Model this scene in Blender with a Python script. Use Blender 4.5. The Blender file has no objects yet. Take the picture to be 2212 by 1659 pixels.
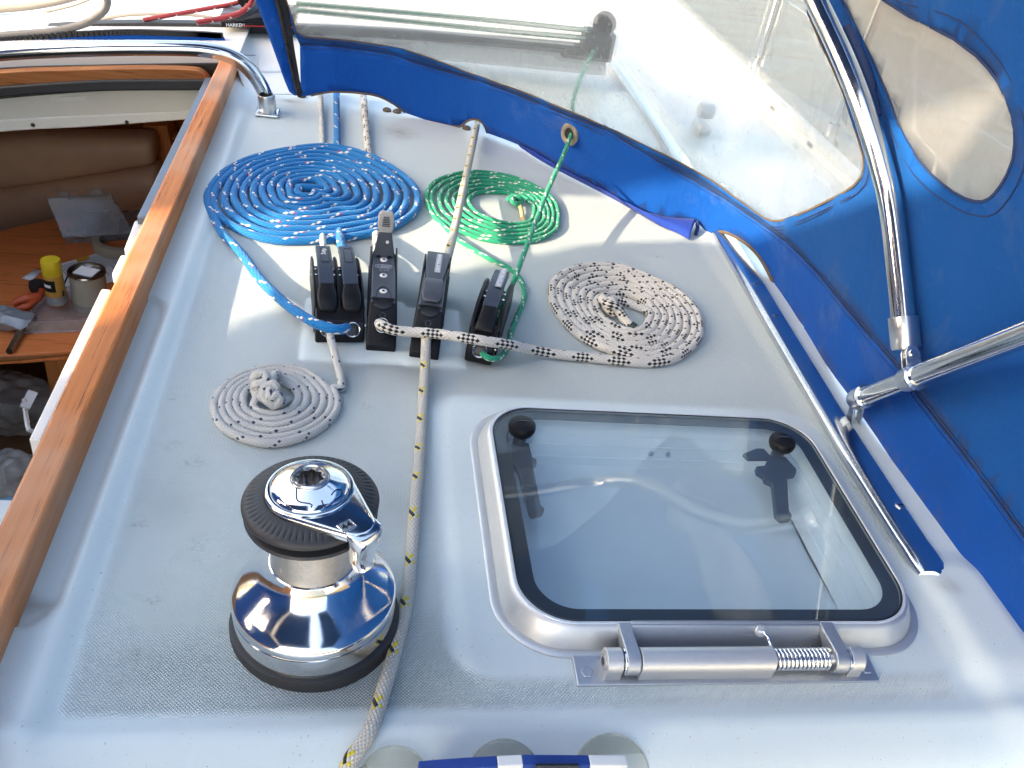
import bpy, bmesh, math, random
import numpy as np
from mathutils import Vector, Matrix
from mathutils.geometry import delaunay_2d_cdt
random.seed(7); rng = np.random.default_rng(7)
SC = bpy.context.scene; COL = SC.collection

# ------------------------------------------------------------------ camera
PITCH, YAW, ROLL, CAMH, FPX = 35.1, 13.07, 10.44, 0.72, 1912.0
CX, CY = 1106.0, 829.5                                   # the photograph measured on a 2212 x 1659 grid
def _basis():
    p, y, ro = map(math.radians, (PITCH, YAW, ROLL))
    f = np.array([math.sin(y)*math.cos(p), math.cos(y)*math.cos(p), -math.sin(p)])
    r = np.array([math.cos(y), -math.sin(y), 0.0]); u = np.cross(r, f)
    return math.cos(ro)*r + math.sin(ro)*u, -math.sin(ro)*r + math.cos(ro)*u, f
RX, UP, FW = _basis(); CAMP = np.array([0, 0, CAMH])
cam = bpy.data.cameras.new('camera'); cam.sensor_width = 36; cam.lens = 36*FPX/2212
cam.clip_start = 0.02; cam.clip_end = 400
co = bpy.data.objects.new('camera', cam); COL.objects.link(co); SC.camera = co
co.matrix_world = Matrix(((RX[0], UP[0], -FW[0], 0), (RX[1], UP[1], -FW[1], 0), (RX[2], UP[2], -FW[2], CAMH), (0, 0, 0, 1)))

# ------------------------------------------------------------------ light
SUN_EL = math.radians(19.5); SUN_AZ = 0.33               # light travels towards +x and a little towards +y
_h = np.array([1, SUN_AZ]) / math.hypot(1, SUN_AZ)
SD = np.array([_h[0]*math.cos(SUN_EL), _h[1]*math.cos(SUN_EL), -math.sin(SUN_EL)])
w = bpy.data.worlds.new('World'); SC.world = w; w.use_nodes = True
nt = w.node_tree; bg = nt.nodes['Background']
sky = nt.nodes.new('ShaderNodeTexSky'); sky.sky_type = 'NISHITA'; sky.sun_disc = False
sky.sun_elevation = SUN_EL; sky.air_density = 1.0; sky.dust_density = 5.0; sky.ozone_density = 0.4; sky.sun_rotation = math.atan2(-SD[0], -SD[1])
nt.links.new(sky.outputs[0], bg.inputs[0]); bg.inputs[1].default_value = 0.15
sl = bpy.data.lights.new('sun', 'SUN'); sl.energy = 2.1; sl.angle = math.radians(0.6); sl.color = (1, 0.83, 0.60)
so = bpy.data.objects.new('sun', sl); COL.objects.link(so)
so.rotation_euler = Vector(SD).to_track_quat('-Z', 'Y').to_euler(); so.location = (-3, -1, 3)
SC.view_settings.view_transform = 'Standard'; SC.view_settings.look = 'None'
SC.view_settings.exposure = 2.70; SC.view_settings.gamma = 1.0
SC.render.engine = 'CYCLES'; SC.cycles.max_bounces = 10; SC.cycles.transparent_max_bounces = 12
SC.cycles.caustics_reflective = False; SC.cycles.caustics_refractive = False
SC.cycles.sample_clamp_indirect = 6

# ------------------------------------------------------------------ measuring helpers
def ray(px, py):
    d = FW*FPX + RX*(px-CX) - UP*(py-CY); return d/np.linalg.norm(d)
def P(px, py, z=0.0):
    d = ray(px, py); return CAMP + d*((z-CAMH)/d[2])
def PX(px, py, x):
    d = ray(px, py); return CAMP + d*(x/d[0])
def PY(px, py, y):
    d = ray(px, py); return CAMP + d*(y/d[1])
def cr(pts, n=8, closed=False):
    p = np.asarray(pts, float)
    if len(p) < 3 and not closed: return np.array([p[0]+(p[-1]-p[0])*t for t in np.linspace(0, 1, n+1)])
    q = np.vstack([p[-1], p, p[0], p[1]]) if closed else np.vstack([2*p[0]-p[1], p, 2*p[-1]-p[-2]])
    out = []
    for i in range(1, len(q)-2):
        a, b, c, d = q[i-1:i+3]
        for t in np.linspace(0, 1, n, endpoint=False):
            out.append(.5*(2*b+(c-a)*t+(2*a-5*b+4*c-d)*t*t+(3*b-a-3*c+d)*t**3))
    if not closed: out.append(p[-1])
    return np.array(out)
def inpoly(pts, poly):
    pts = np.asarray(pts, float); poly = np.asarray(poly, float); x, y = pts[:, 0], pts[:, 1]
    ins = np.zeros(len(pts), bool); j = len(poly)-1
    for i in range(len(poly)):
        xi, yi = poly[i]; xj, yj = poly[j]
        if yi != yj: ins ^= ((yi > y) != (yj > y)) & (x < (xj-xi)*(y-yi)/(yj-yi)+xi)
        j = i
    return ins
def sstep(a, b, x):
    t = np.clip((x-a)/(b-a), 0, 1); return t*t*(3-2*t)

# ------------------------------------------------------------------ materials
class NG:
    """short hand for building node trees"""
    def __init__(s, name):
        s.m = bpy.data.materials.new(name); s.m.use_nodes = True; s.t = s.m.node_tree
        s.b = s.t.nodes['Principled BSDF']; s.out = s.t.nodes['Material Output']
    def n(s, typ, **kw):
        o = s.t.nodes.new('ShaderNode'+typ)
        for k, v in kw.items():
            if hasattr(o, k): setattr(o, k, v)
        return o
    def l(s, a, b): s.t.links.new(a, b)
    def val(s, sock, v):
        if hasattr(v, 'is_output'): s.l(v, sock)
        else: sock.default_value = v
    def math(s, op, a, b=0.0, c=0.0):
        o = s.n('Math', operation=op)
        for i, v in enumerate((a, b, c)): s.val(o.inputs[i], v)
        return o.outputs[0]
    def mix(s, f, a, b):
        o = s.n('MixRGB'); s.val(o.inputs[0], f)
        for i, v in ((1, a), (2, b)):
            if hasattr(v, 'is_output'): s.l(v, o.inputs[i])
            else: o.inputs[i].default_value = (*v[:3], 1)
        return o.outputs[0]
    def noise(s, scale, detail=3, vec=None, rough=.55, dist=0.0):
        o = s.n('TexNoise'); o.inputs['Scale'].default_value = scale; o.inputs['Detail'].default_value = detail
        o.inputs['Roughness'].default_value = rough; o.inputs['Distortion'].default_value = dist
        if vec is not None: s.l(vec, o.inputs['Vector'])
        return o.outputs['Fac']
    def obj(s, scale=(1, 1, 1)):
        c = s.n('TexCoord'); m = s.n('Mapping'); m.inputs['Scale'].default_value = scale
        s.l(c.outputs['Object'], m.inputs[0]); return m.outputs[0]
    def ramp(s, f, a, b, c0=(0, 0, 0), c1=(1, 1, 1)):
        o = s.n('ValToRGB'); o.color_ramp.elements[0].position = a; o.color_ramp.elements[1].position = b
        o.color_ramp.elements[0].color = (*c0, 1); o.color_ramp.elements[1].color = (*c1, 1); s.l(f, o.inputs[0])
        return o.outputs[0]
    def bump(s, h, strength=.3, dist=.001, nrm=None):
        o = s.n('Bump'); o.inputs['Strength'].default_value = strength; o.inputs['Distance'].default_value = dist
        s.l(h, o.inputs['Height'])
        if nrm is not None: s.l(nrm, o.inputs['Normal'])
        s.l(o.outputs[0], s.b.inputs['Normal']); return o.outputs[0]
    def attr(s, name):
        o = s.n('Attribute'); o.attribute_name = name; return o.outputs['Fac']
    def set(s, color=None, rough=None, metal=None, spec=None):
        for k, v in (('Base Color', color), ('Roughness', rough), ('Metallic', metal), ('Specular IOR Level', spec)):
            if v is None: continue
            if hasattr(v, 'is_output'): s.l(v, s.b.inputs[k])
            elif k == 'Base Color': s.b.inputs[k].default_value = (*v, 1)
            else: s.b.inputs[k].default_value = v
        return s
def pbr(name, color, rough=.5, metal=0, var=.12, nscale=40, bump=.0, bscale=400, spec=None, rvar=.15):
    g = NG(name); v = g.obj()
    n = g.noise(nscale, 4, v)
    dark = tuple(c*(1-var) for c in color); lite = tuple(min(1, c*(1+var*.6)) for c in color)
    g.set(g.mix(n, dark, lite), None, metal, spec)
    n2 = g.noise(nscale*2.3, 5, v)
    g.l(g.math('MULTIPLY_ADD', n2, rvar*rough*2, rough*(1-rvar)), g.b.inputs['Roughness'])
    if bump: g.bump(g.noise(bscale, 3, v), bump, .0006)
    return g.m
def wood(name, c0, c1, axis='Y', rough=.45, scale=1.0, worn=None):
    g = NG(name)
    sc = {'Y': (60, 2.2, 60), 'X': (2.2, 60, 60), 'Z': (60, 60, 2.2)}[axis]
    v = g.obj(tuple(a*scale for a in sc)); n = g.noise(1.0, 6, v, .62, .8)
    sc2 = {'Y': (300, 9, 300), 'X': (9, 300, 300), 'Z': (300, 300, 9)}[axis]
    v2 = g.obj(tuple(a*scale for a in sc2)); n2 = g.noise(1.0, 3, v2, .7)
    col = g.mix(g.ramp(n, .32, .68), c0, c1)
    streak = g.ramp(n2, .57, .68); col = g.mix(g.math('MULTIPLY', streak, .80), col, tuple(c*.28 for c in c0))
    if worn is not None:
        big = g.noise(5, 3, g.obj()); col = g.mix(g.math('MULTIPLY', g.ramp(big, .45, .65), .55), col, worn)
    g.set(col, g.math('MULTIPLY_ADD', n, .25, rough-.1), 0, .2); g.bump(n2, .25, .0004)
    return g.m
def canvas(name, color, trans=.35, rough=.75):
    g = NG(name); v = g.obj()
    c = g.mix(g.noise(9, 4, v), tuple(a*.86 for a in color), tuple(a*1.1 for a in color))
    wv = g.obj((1500, 1500, 1500)); g.set(c, rough, 0, .18)
    g.b.inputs['Sheen Weight'].default_value = .06
    h = g.math('ADD', g.noise(1, 2, wv), g.math('ADD', g.math('MULTIPLY', g.noise(11, 4, v, .6, 1.2), 14.0), g.math('MULTIPLY', g.noise(1, 3, g.obj((50, 9, 9)), .6, 1.0), 5.0))); g.bump(h, .40, .0007)
    salt = g.ramp(g.noise(5, 6, v, .7, .6), .56, .72); c = g.mix(g.math('MULTIPLY', salt, .16), c, (.30, .36, .42)); fz = g.ramp(g.noise(420, 2, v), .62, .75); c = g.mix(g.math('MULTIPLY', fz, .12), c, (.25, .32, .42)); g.l(c, g.b.inputs['Base Color'])
    tr = g.n('BsdfTranslucent'); g.l(c, tr.inputs[0]); mx = g.n('MixShader'); mx.inputs[0].default_value = trans
    g.l(g.b.outputs[0], mx.inputs[1]); g.l(tr.outputs[0], mx.inputs[2]); g.l(mx.outputs[0], g.out.inputs[0])
    return g.m
def clear(name, tint=(.93, .95, .96), haze=.10, hcol=(.8, .8, .78), rough=.04, gloss=1.0, scratch=.0, ior=1.5, blur=0.0):
    g = NG(name); v = g.obj()
    tr = g.n('BsdfTransparent'); tr.inputs[0].default_value = (*tint, 1)
    if blur:                                                  # scuffed sheet: part of the view is smeared
        rf = g.n('BsdfRefraction'); rf.inputs['Color'].default_value = (*tint, 1); rf.inputs['IOR'].default_value = 1.0; rf.inputs['Roughness'].default_value = .0
        rf.inputs['IOR'].default_value = 1.02; rf.inputs['Roughness'].default_value = blur
        mb = g.n('MixShader'); mb.inputs[0].default_value = .22; g.l(tr.outputs[0], mb.inputs[1]); g.l(rf.outputs[0], mb.inputs[2]); tr = mb
    df = g.n('BsdfTranslucent'); df.inputs[0].default_value = (*hcol, 1)
    d2 = g.n('BsdfDiffuse'); d2.inputs[0].default_value = (*hcol, 1)
    md = g.n('MixShader'); md.inputs[0].default_value = .5; g.l(df.outputs[0], md.inputs[1]); g.l(d2.outputs[0], md.inputs[2])
    mh = g.n('MixShader'); n = g.noise(7, 6, v, .65)
    f = g.math('MULTIPLY', g.ramp(n, .2, .8, (.45,)*3, (1.4,)*3), haze)
    if scratch:
        vs = g.obj((14, 90, 30)); s2 = g.ramp(g.noise(1, 5, vs, .7, 2.5), .60, .74)
        f = g.math('MULTIPLY_ADD', s2, scratch, f)
    g.l(f, mh.inputs[0]); g.l(tr.outputs[0], mh.inputs[1]); g.l(md.outputs[0], mh.inputs[2])
    gl = g.n('BsdfGlossy'); gl.inputs[1].default_value = rough; fr = g.n('Fresnel'); ge = g.n('NewGeometry')
    g.l(g.math('MULTIPLY_ADD', ge.outputs['Backfacing'], 1/ior-ior, ior), fr.inputs[0])      # a thin sheet: both faces reflect alike
    mg = g.n('MixShader'); g.l(g.math('MULTIPLY', fr.outputs[0], gloss), mg.inputs[0])
    g.l(mh.outputs[0], mg.inputs[1]); g.l(gl.outputs[0], mg.inputs[2]); g.l(mg.outputs[0], g.out.inputs[0])
    return g.m
def rope_mat(name, radius, n, base, flecks, bumpd=.0014, kf=1.0, twist=0.0):
    """braided cover: a lattice of n strands each way over UV (u round the rope, v metres along it);
    flecks = list of (a_range, b_range, parity, colour) on the lattice modulo n"""
    g = NG(name); uv = g.n('UVMap'); sx = g.n('SeparateXYZ'); g.l(uv.outputs[0], sx.inputs[0])
    k = n/(2*math.pi*radius)*kf*.8
    U = g.math('MULTIPLY', g.math('MULTIPLY_ADD', sx.outputs[1], twist, sx.outputs[0]), float(n)); V = g.math('MULTIPLY', sx.outputs[1], k)
    V = g.math('ADD', V, g.math('MULTIPLY_ADD', g.math('SINE', g.math('MULTIPLY', sx.outputs[1], 31.0)), .7, g.math('MULTIPLY', g.math('SINE', g.math('MULTIPLY', sx.outputs[1], 11.3)), 1.3)))
    a = g.math('ADD', U, V); b = g.math('SUBTRACT', g.math('ADD', U, 4000.0*n), V)
    fa, fb = g.math('FLOOR', a), g.math('FLOOR', b); ra, rb = g.math('FRACT', a), g.math('FRACT', b)
    ma, mb = g.math('FLOORED_MODULO', fa, float(n)), g.math('FLOORED_MODULO', fb, float(n))
    par = g.math('FLOORED_MODULO', g.math('ADD', fa, fb), 2.0)
    bulge = g.math('MULTIPLY', g.math('SINE', g.math('MULTIPLY', ra, math.pi)), g.math('SINE', g.math('MULTIPLY', rb, math.pi)))
    nz = g.math('MULTIPLY_ADD', g.noise(22, 4, g.obj()), .8, g.math('MULTIPLY_ADD', g.noise(700, 3, g.obj()), .5, -.15))
    col = g.mix(nz, tuple(c*.82 for c in base), tuple(min(1, c*1.1) for c in base))
    for (a0, a1), (b0, b1), pr, c in flecks:
        m = g.math('MULTIPLY', g.math('COMPARE', ma, (a0+a1)/2, (a1-a0)/2+.4), g.math('COMPARE', mb, (b0+b1)/2, (b1-b0)/2+.4))
        if pr is not None: m = g.math('MULTIPLY', m, g.math('COMPARE', par, float(pr), .4))
        col = g.mix(m, col, c)
    seam = g.math('POWER', g.math('SUBTRACT', 1.0, bulge), 5.0)     # darker in the furrows between strands
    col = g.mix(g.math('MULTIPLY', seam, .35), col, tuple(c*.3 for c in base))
    g.set(col, .75, 0, .25); g.b.inputs['Sheen Weight'].default_value = .15
    g.bump(g.math('ADD', bulge, g.math('MULTIPLY', nz, .25)), .7, bumpd)
    return g.m

M = {}
M['chrome'] = pbr('polished_chrome', (.82, .82, .81), .10, 1, .06, 55, .035, 900, rvar=.6)
M['steel'] = pbr('stainless_steel', (.72, .72, .71), .12, 1, .10, 60, rvar=.5)
M['satin'] = pbr('satin_steel', (.62, .64, .66), .28, 1, .04, 20, rvar=.06)
M['alu'] = pbr('anodised_aluminium', (.64, .64, .63), .46, .75, .07, 120, .08, 900)
M['alucast'] = pbr('cast_aluminium', (.50, .52, .55), .45, .9, .12, 200, .35, 700)
M['drum'] = pbr('gritted_bronze_drum', (.62, .58, .52), .34, 1, .25, 260, .9, 900)
M['blackp'] = pbr('black_plastic', (.007, .007, .009), .42, 0, .2, 50, .06, 1500, .25)
M['greyp'] = pbr('slate_plastic', (.060, .070, .092), .36, 0, .15, 50, .05, 1500, .45)
M['rubber'] = pbr('dark_rubber', (.022, .022, .025), .55, 0, .2, 60, .1, 1200)
M['jaw'] = pbr('charcoal_nylon', (.030, .030, .033), .5, 0, .2, 120, .1, 1200)
M['seal'] = pbr('black_seal', (.008, .008, .009), .35, 0, .3, 80)
M['white'] = pbr('white_plastic', (.74, .74, .71), .4, 0, .06, 25, .05, 300)
M['ivory'] = pbr('ivory_moulding', (.66, .64, .56), .45, 0, .06, 25)
M['beige'] = pbr('beige_lining', (.60, .57, .48), .6, 0, .06, 20, .05, 500)
M['teak'] = wood('varnished_teak', (.46, .145, .038), (.68, .245, .070), 'Y', .5, 1, (.62, .36, .22))
M['teakx'] = wood('oiled_teak_strip', (.24, .085, .026), (.36, .15, .05), 'X', .45)
M['ply'] = wood('red_brown_ply', (.66, .180, .05), (.74, .23, .07), 'X', .35, .5)
M['joinery'] = wood('cabin_joinery', (.50, .165, .045), (.62, .22, .07), 'Z', .4)
M['leather'] = pbr('tan_leather', (.62, .36, .215), .5, 0, .15, 12, .25, 260)
M['blue'] = canvas('royal_blue_canvas', (.004, .095, .44), .30)
M['blue2'] = canvas('dull_blue_canvas', (.006, .100, .38), .30)  # slightly duller blue for the upper cloth
M['hem'] = canvas('violet_blue_hem', (.018, .055, .34), .2)
M['navy'] = canvas('navy_roof_canvas', (.012, .06, .20), .10)
M['webbing'] = pbr('brown_webbing', (.10, .07, .045), .85, 0, .35, 300, .5, 900)
M['zip'] = pbr('zip_tape', (.012, .012, .014), .7, 0, .3, 300, .5, 900)
M['thread'] = pbr('dark_thread', (.010, .03, .11), .8, 0, .3, 300)
M['vinyl'] = clear('scratched_clear_vinyl', (.87, .865, .835), .17, (.66, .65, .62), .07, .5, .34, 1.5, .13)
M['vinyl2'] = clear('misty_clear_vinyl', (.80, .77, .72), .36, (.54, .51, .47), .12, .5, .2, 1.5, .5)
M['slot_pane'] = clear('light_slot_pane', (.97, .97, .97), .02, (.8, .8, .8), .1, .3)  # clear sheet for the slot of the added shade panel
M['acrylic'] = clear('smoked_acrylic', (.88, .94, .97), .06, (.60, .68, .74), .015, 1.0, 0, 1.52)
M['clearp'] = clear('clear_plastic', (.84, .84, .84), .30, (.7, .7, .7), .08, .8, .1)
M['disc'] = clear('yellowed_sucker', (.90, .90, .87), .22, (.78, .76, .68), .15, .8)
M['bag'] = clear('crumpled_polythene', (.62, .62, .61), .6, (.8, .78, .75), .12, 1.0, .3)
M['paper'] = pbr('paper', (.72, .72, .74), .8, 0, .04, 20)
M['ink'] = pbr('printed_ink', (.10, .10, .12), .8, 0, .2, 20)
M['yellow'] = pbr('yellow_cap', (.62, .46, .02), .42, 0, .08, 30)
M['tin'] = pbr('tin_lid', (.42, .38, .36), .25, 1, .2, 30)
M['tinside'] = pbr('tin_label', (.34, .31, .25), .5, 0, .2, 20)
M['canlabel'] = pbr('can_label', (.46, .26, .05), .35, 0, .25, 60)
M['cangrey'] = pbr('can_grey', (.28, .29, .31), .35, .3, .2, 80)
M['orange'] = pbr('orange_grip', (.55, .09, .03), .45, 0, .2, 40)
M['darkwood'] = pbr('dark_bilge', (.035, .018, .010), .7, 0, .4, 8)
M['card'] = pbr('brown_card', (.20, .10, .045), .8, 0, .2, 10)
M['red'] = pbr('red_print', (.45, .02, .02), .5)
M['textw'] = pbr('white_print', (.75, .77, .80), .6, 0, .03)
M['labelgrey'] = pbr('grey_tape_label', (.36, .40, .46), .45, 0, .06)
M['traveller'] = pbr('grey_black_track', (.030, .031, .034), .55, .1, .2, 60)
M['bluestripe'] = pbr('blue_pouch_cloth', (.012, .05, .26), .8, 0, .15, 40, .3, 900)
M['hose'] = pbr('grey_hose', (.20, .185, .165), .5, 0, .15, 40)

# ------------------------------------------------------------------ object helpers
def tag(o, label=None, cat=None, group=None, kind=None):
    if label: o['label'] = label
    if cat: o['category'] = cat
    if group: o['group'] = group
    if kind: o['kind'] = kind
    return o
def thing(name, loc, label, cat, group=None):
    o = bpy.data.objects.new(name, None); o.location = tuple(float(a) for a in loc); o.empty_display_size = .02
    COL.objects.link(o); return tag(o, label, cat, group)
def origin(o):
    p = Vector((0, 0, 0))
    while o is not None: p += o.location; o = o.parent
    return p
class MB:
    """collects shapes in world coordinates; build() links them as ONE mesh object"""
    def __init__(s): s.v, s.f, s.uv, s.attr = [], [], None, {}
    def add(s, v, f):
        o = len(s.v); s.v += [tuple(map(float, a)) for a in v]; s.f += [tuple(i+o for i in a) for a in f]; return s
    def box(s, c, size, R=None):
        hx, hy, hz = (a/2 for a in size)
        vs = [Vector((x*hx, y*hy, z*hz)) for x in (-1, 1) for y in (-1, 1) for z in (-1, 1)]
        if R is not None: vs = [R @ a for a in vs]
        return s.add([a+Vector(c) for a in vs], [(0, 1, 3, 2), (4, 6, 7, 5), (0, 4, 5, 1), (2, 3, 7, 6), (0, 2, 6, 4), (1, 5, 7, 3)])
    def hexa(s, b, t):
        """bottom quad b, top quad t (same order)"""
        return s.add(list(b)+list(t), [(3, 2, 1, 0), (4, 5, 6, 7), (0, 1, 5, 4), (1, 2, 6, 5), (2, 3, 7, 6), (3, 0, 4, 7)])
    def loft(s, rings, closed=True, cap0=True, cap1=True):
        o = len(s.v); n = len(rings[0])
        for r in rings: s.v += [tuple(map(float, a)) for a in r]
        for i in range(len(rings)-1):
            for j in range(n if closed else n-1):
                k = (j+1) % n; s.f.append((o+i*n+j, o+i*n+k, o+(i+1)*n+k, o+(i+1)*n+j))
        if closed and cap0: s.f.append(tuple(o+j for j in range(n))[::-1])
        if closed and cap1: s.f.append(tuple(o+(len(rings)-1)*n+j for j in range(n)))
        return s
    def lathe(s, prof, c, axis=(0, 0, 1), seg=64, mod=None):
        ax = Vector(axis).normalized(); q = Vector((0, 0, 1)).rotation_difference(ax); c = Vector(c); rings = []
        for i, (r, z) in enumerate(prof):
            rg = []
            for j in range(seg):
                t = 2*math.pi*j/seg; rr, zz = (r, z) if mod is None else mod(i, t, r, z)
                rg.append(c + q @ Vector((rr*math.cos(t), rr*math.sin(t), zz)))
            rings.append(rg)
        return s.loft(rings, True, False, False)
    def tube(s, path, r, seg=12, uvs=False, caps=True, closed=False):
        p = np.asarray(path, float); n = len(p); rr = np.broadcast_to(np.asarray(r, float), (n,))
        T = np.gradient(p, axis=0) if not closed else np.roll(p, -1, 0)-np.roll(p, 1, 0)
        T /= np.linalg.norm(T, axis=1)[:, None]+1e-12
        N = np.cross(T[0], (0, 0, 1.0)); N = N if np.linalg.norm(N) > 1e-3 else np.cross(T[0], (1.0, 0, 0)); N /= np.linalg.norm(N)
        rings = []
        for i in range(n):
            N = N - T[i]*(N@T[i]); N /= np.linalg.norm(N); B = np.cross(T[i], N)
            a = np.linspace(0, 2*math.pi, seg, endpoint=False)
            rings.append(p[i] + rr[i]*(np.cos(a)[:, None]*N + np.sin(a)[:, None]*B))
        o = len(s.f); ln = np.r_[0, np.cumsum(np.linalg.norm(np.diff(p, axis=0), axis=1))]
        if closed: rings.append(rings[0])
        s.loft(rings, True, caps and not closed, caps and not closed)
        if uvs:
            s.uv = s.uv or {}
            for i in range(n-1):
                for j in range(seg):
                    s.uv[o+i*seg+j] = [(j/seg, ln[i]), ((j+1)/seg, ln[i]), ((j+1)/seg, ln[i+1]), (j/seg, ln[i+1])]
        return s
    def prism(s, outline, z0, z1):
        o = len(s.v); n = len(outline)
        s.v += [(float(x), float(y), z0) for x, y in outline]+[(float(x), float(y), z1) for x, y in outline]
        s.f += [tuple(range(o, o+n))[::-1], tuple(range(o+n, o+2*n))]+[(o+i, o+(i+1) % n, o+n+(i+1) % n, o+n+i) for i in range(n)]
        return s
    def xform(s, Mx, start=0):
        s.v[start:] = [tuple(Mx @ Vector(a)) for a in s.v[start:]]; return s
    def build(s, name, mat, parent=None, smooth=True, bevel=0, label=None, sub=0, solid=0, angle=40):
        off = origin(parent) if parent is not None else Vector((0, 0, 0))
        me = bpy.data.meshes.new(name); me.from_pydata([tuple(Vector(a)-off) for a in s.v], [], s.f); me.update()
        bm = bmesh.new(); bm.from_mesh(me); bmesh.ops.recalc_face_normals(bm, faces=bm.faces); bm.to_mesh(me); bm.free()
        if s.uv:
            L = me.uv_layers.new(name='UVMap')
            for fi, q in s.uv.items():
                poly = me.polygons[fi]; vs = list(s.f[fi]); m = dict(zip(vs, q))
                for li in poly.loop_indices: L.data[li].uv = m[me.loops[li].vertex_index]
        for k, a in s.attr.items():
            at = me.attributes.new(k, 'FLOAT', 'POINT'); at.data.foreach_set('value', np.asarray(a, np.float32))
        o = bpy.data.objects.new(name, me); COL.objects.link(o)
        me.materials.append(M[mat] if isinstance(mat, str) else mat)
        if smooth:
            for p in me.polygons: p.use_smooth = True
            if angle < 180: me.set_sharp_from_angle(angle=math.radians(angle))
        if parent is not None: o.parent = parent
        if solid:
            md = o.modifiers.new('thickness', 'SOLIDIFY'); md.thickness = solid; md.offset = 0
        if bevel:
            md = o.modifiers.new('bevel', 'BEVEL'); md.width = bevel; md.segments = 3; md.limit_method = 'ANGLE'; md.angle_limit = math.radians(35)
            md.harden_normals = False
        if sub:
            md = o.modifiers.new('sub', 'SUBSURF'); md.levels = sub; md.render_levels = sub
        if label: o['label'] = label
        return o
def rrect(cx, cy, hx, hy, r, n=8):
    out = []
    for sx, sy, a0 in ((1, 1, 0), (-1, 1, 90), (-1, -1, 180), (1, -1, 270)):
        for i in range(n+1):
            t = math.radians(a0+90*i/n); out.append((cx+sx*(hx-r)+r*math.cos(t), cy+sy*(hy-r)+r*math.sin(t)))
    return np.array(out)
def text(name, body, size, mat, parent, Mx, ext=.0002, bold=False, label=None):
    cu = bpy.data.curves.new(name, 'FONT'); cu.body = body; cu.size = size; cu.align_x = 'CENTER'; cu.align_y = 'CENTER'
    cu.extrude = ext; cu.offset = size*.012 if bold else 0; cu.resolution_u = 2
    tmp = bpy.data.objects.new(name, cu); COL.objects.link(tmp)
    me = bpy.data.meshes.new_from_object(tmp.evaluated_get(bpy.context.evaluated_depsgraph_get()))
    bpy.data.objects.remove(tmp); off = origin(parent)
    me.transform(Matrix.Translation(-off) @ Mx)
    o = bpy.data.objects.new(name, me); COL.objects.link(o); o.parent = parent
    me.materials.clear(); me.materials.append(M[mat])
    if label: o['label'] = label
    return o
def frame(o, xa, ya):
    """matrix with origin o, local x along xa, local y near ya"""
    x = Vector(xa).normalized(); y = Vector(ya); y = (y-x*y.dot(x)).normalized(); z = x.cross(y)
    return Matrix(((x[0], y[0], z[0], o[0]), (x[1], y[1], z[1], o[1]), (x[2], y[2], z[2], o[2]), (0, 0, 0, 1)))

# ------------------------------------------------------------------ the deck
def rbox(x, y, x0, x1, y0, y1, soft=.012, rad=.03):
    """1 inside a rounded rectangle, falling to 0 over soft"""
    qx = np.abs(x-(x0+x1)/2)-((x1-x0)/2-rad); qy = np.abs(y-(y0+y1)/2)-((y1-y0)/2-rad)
    d = np.hypot(np.maximum(qx, 0), np.maximum(qy, 0))+np.minimum(np.maximum(qx, qy), 0)-rad
    return 1-sstep(-soft/2, soft/2, d)
def vnoise(x, y, sc, seed=0):
    r = np.random.default_rng(seed).random((64, 64)); X, Y = x*sc, y*sc
    i, j = np.floor(X).astype(int), np.floor(Y).astype(int); fx, fy = X-i, Y-j; fx = fx*fx*(3-2*fx); fy = fy*fy*(3-2*fy)
    g = lambda a, b: r[a % 64, b % 64]
    return (g(i, j)*(1-fx)+g(i+1, j)*fx)*(1-fy)+(g(i, j+1)*(1-fx)+g(i+1, j+1)*fx)*fy
CLUTCH_PADS = [(-.062, .030, 1.030, 1.195), (.016, .083, 1.035, 1.200), (.080, .168, 1.030, 1.185), (.170, .25, 1.03, 1.16)]
def deck_height(x, y):
    z = np.zeros_like(x)
    gut = rbox(x, y, -.42, -.262, .575, 1.16, .012, .03)
    z += -.016*gut
    ridge = np.exp(-((x+.245)/.011)**2)*sstep(.40, .50, y)*(1-sstep(1.9, 2.05, y)); z += .0045*ridge
    z += .006*(1-sstep(-.262, -.225, x))*(1-gut)
    z += .004*np.exp(-((y-.462)/.012)**2)
    z += .0035*rbox(x, y, .125, .665, .494, .955, .016, .05)
    for a, b, c, d in CLUTCH_PADS[:3]: z = np.maximum(z, .0030*rbox(x, y, a, b, c, d, .006, .008))
    z += .006*sstep(.655, .70, x)*(1-sstep(.775, .80, x))
    z += .010*rbox(x, y, .668, .765, .50, .665, .045, .03)
    z -= .07*sstep(.785, .90, x)
    return z
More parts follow.
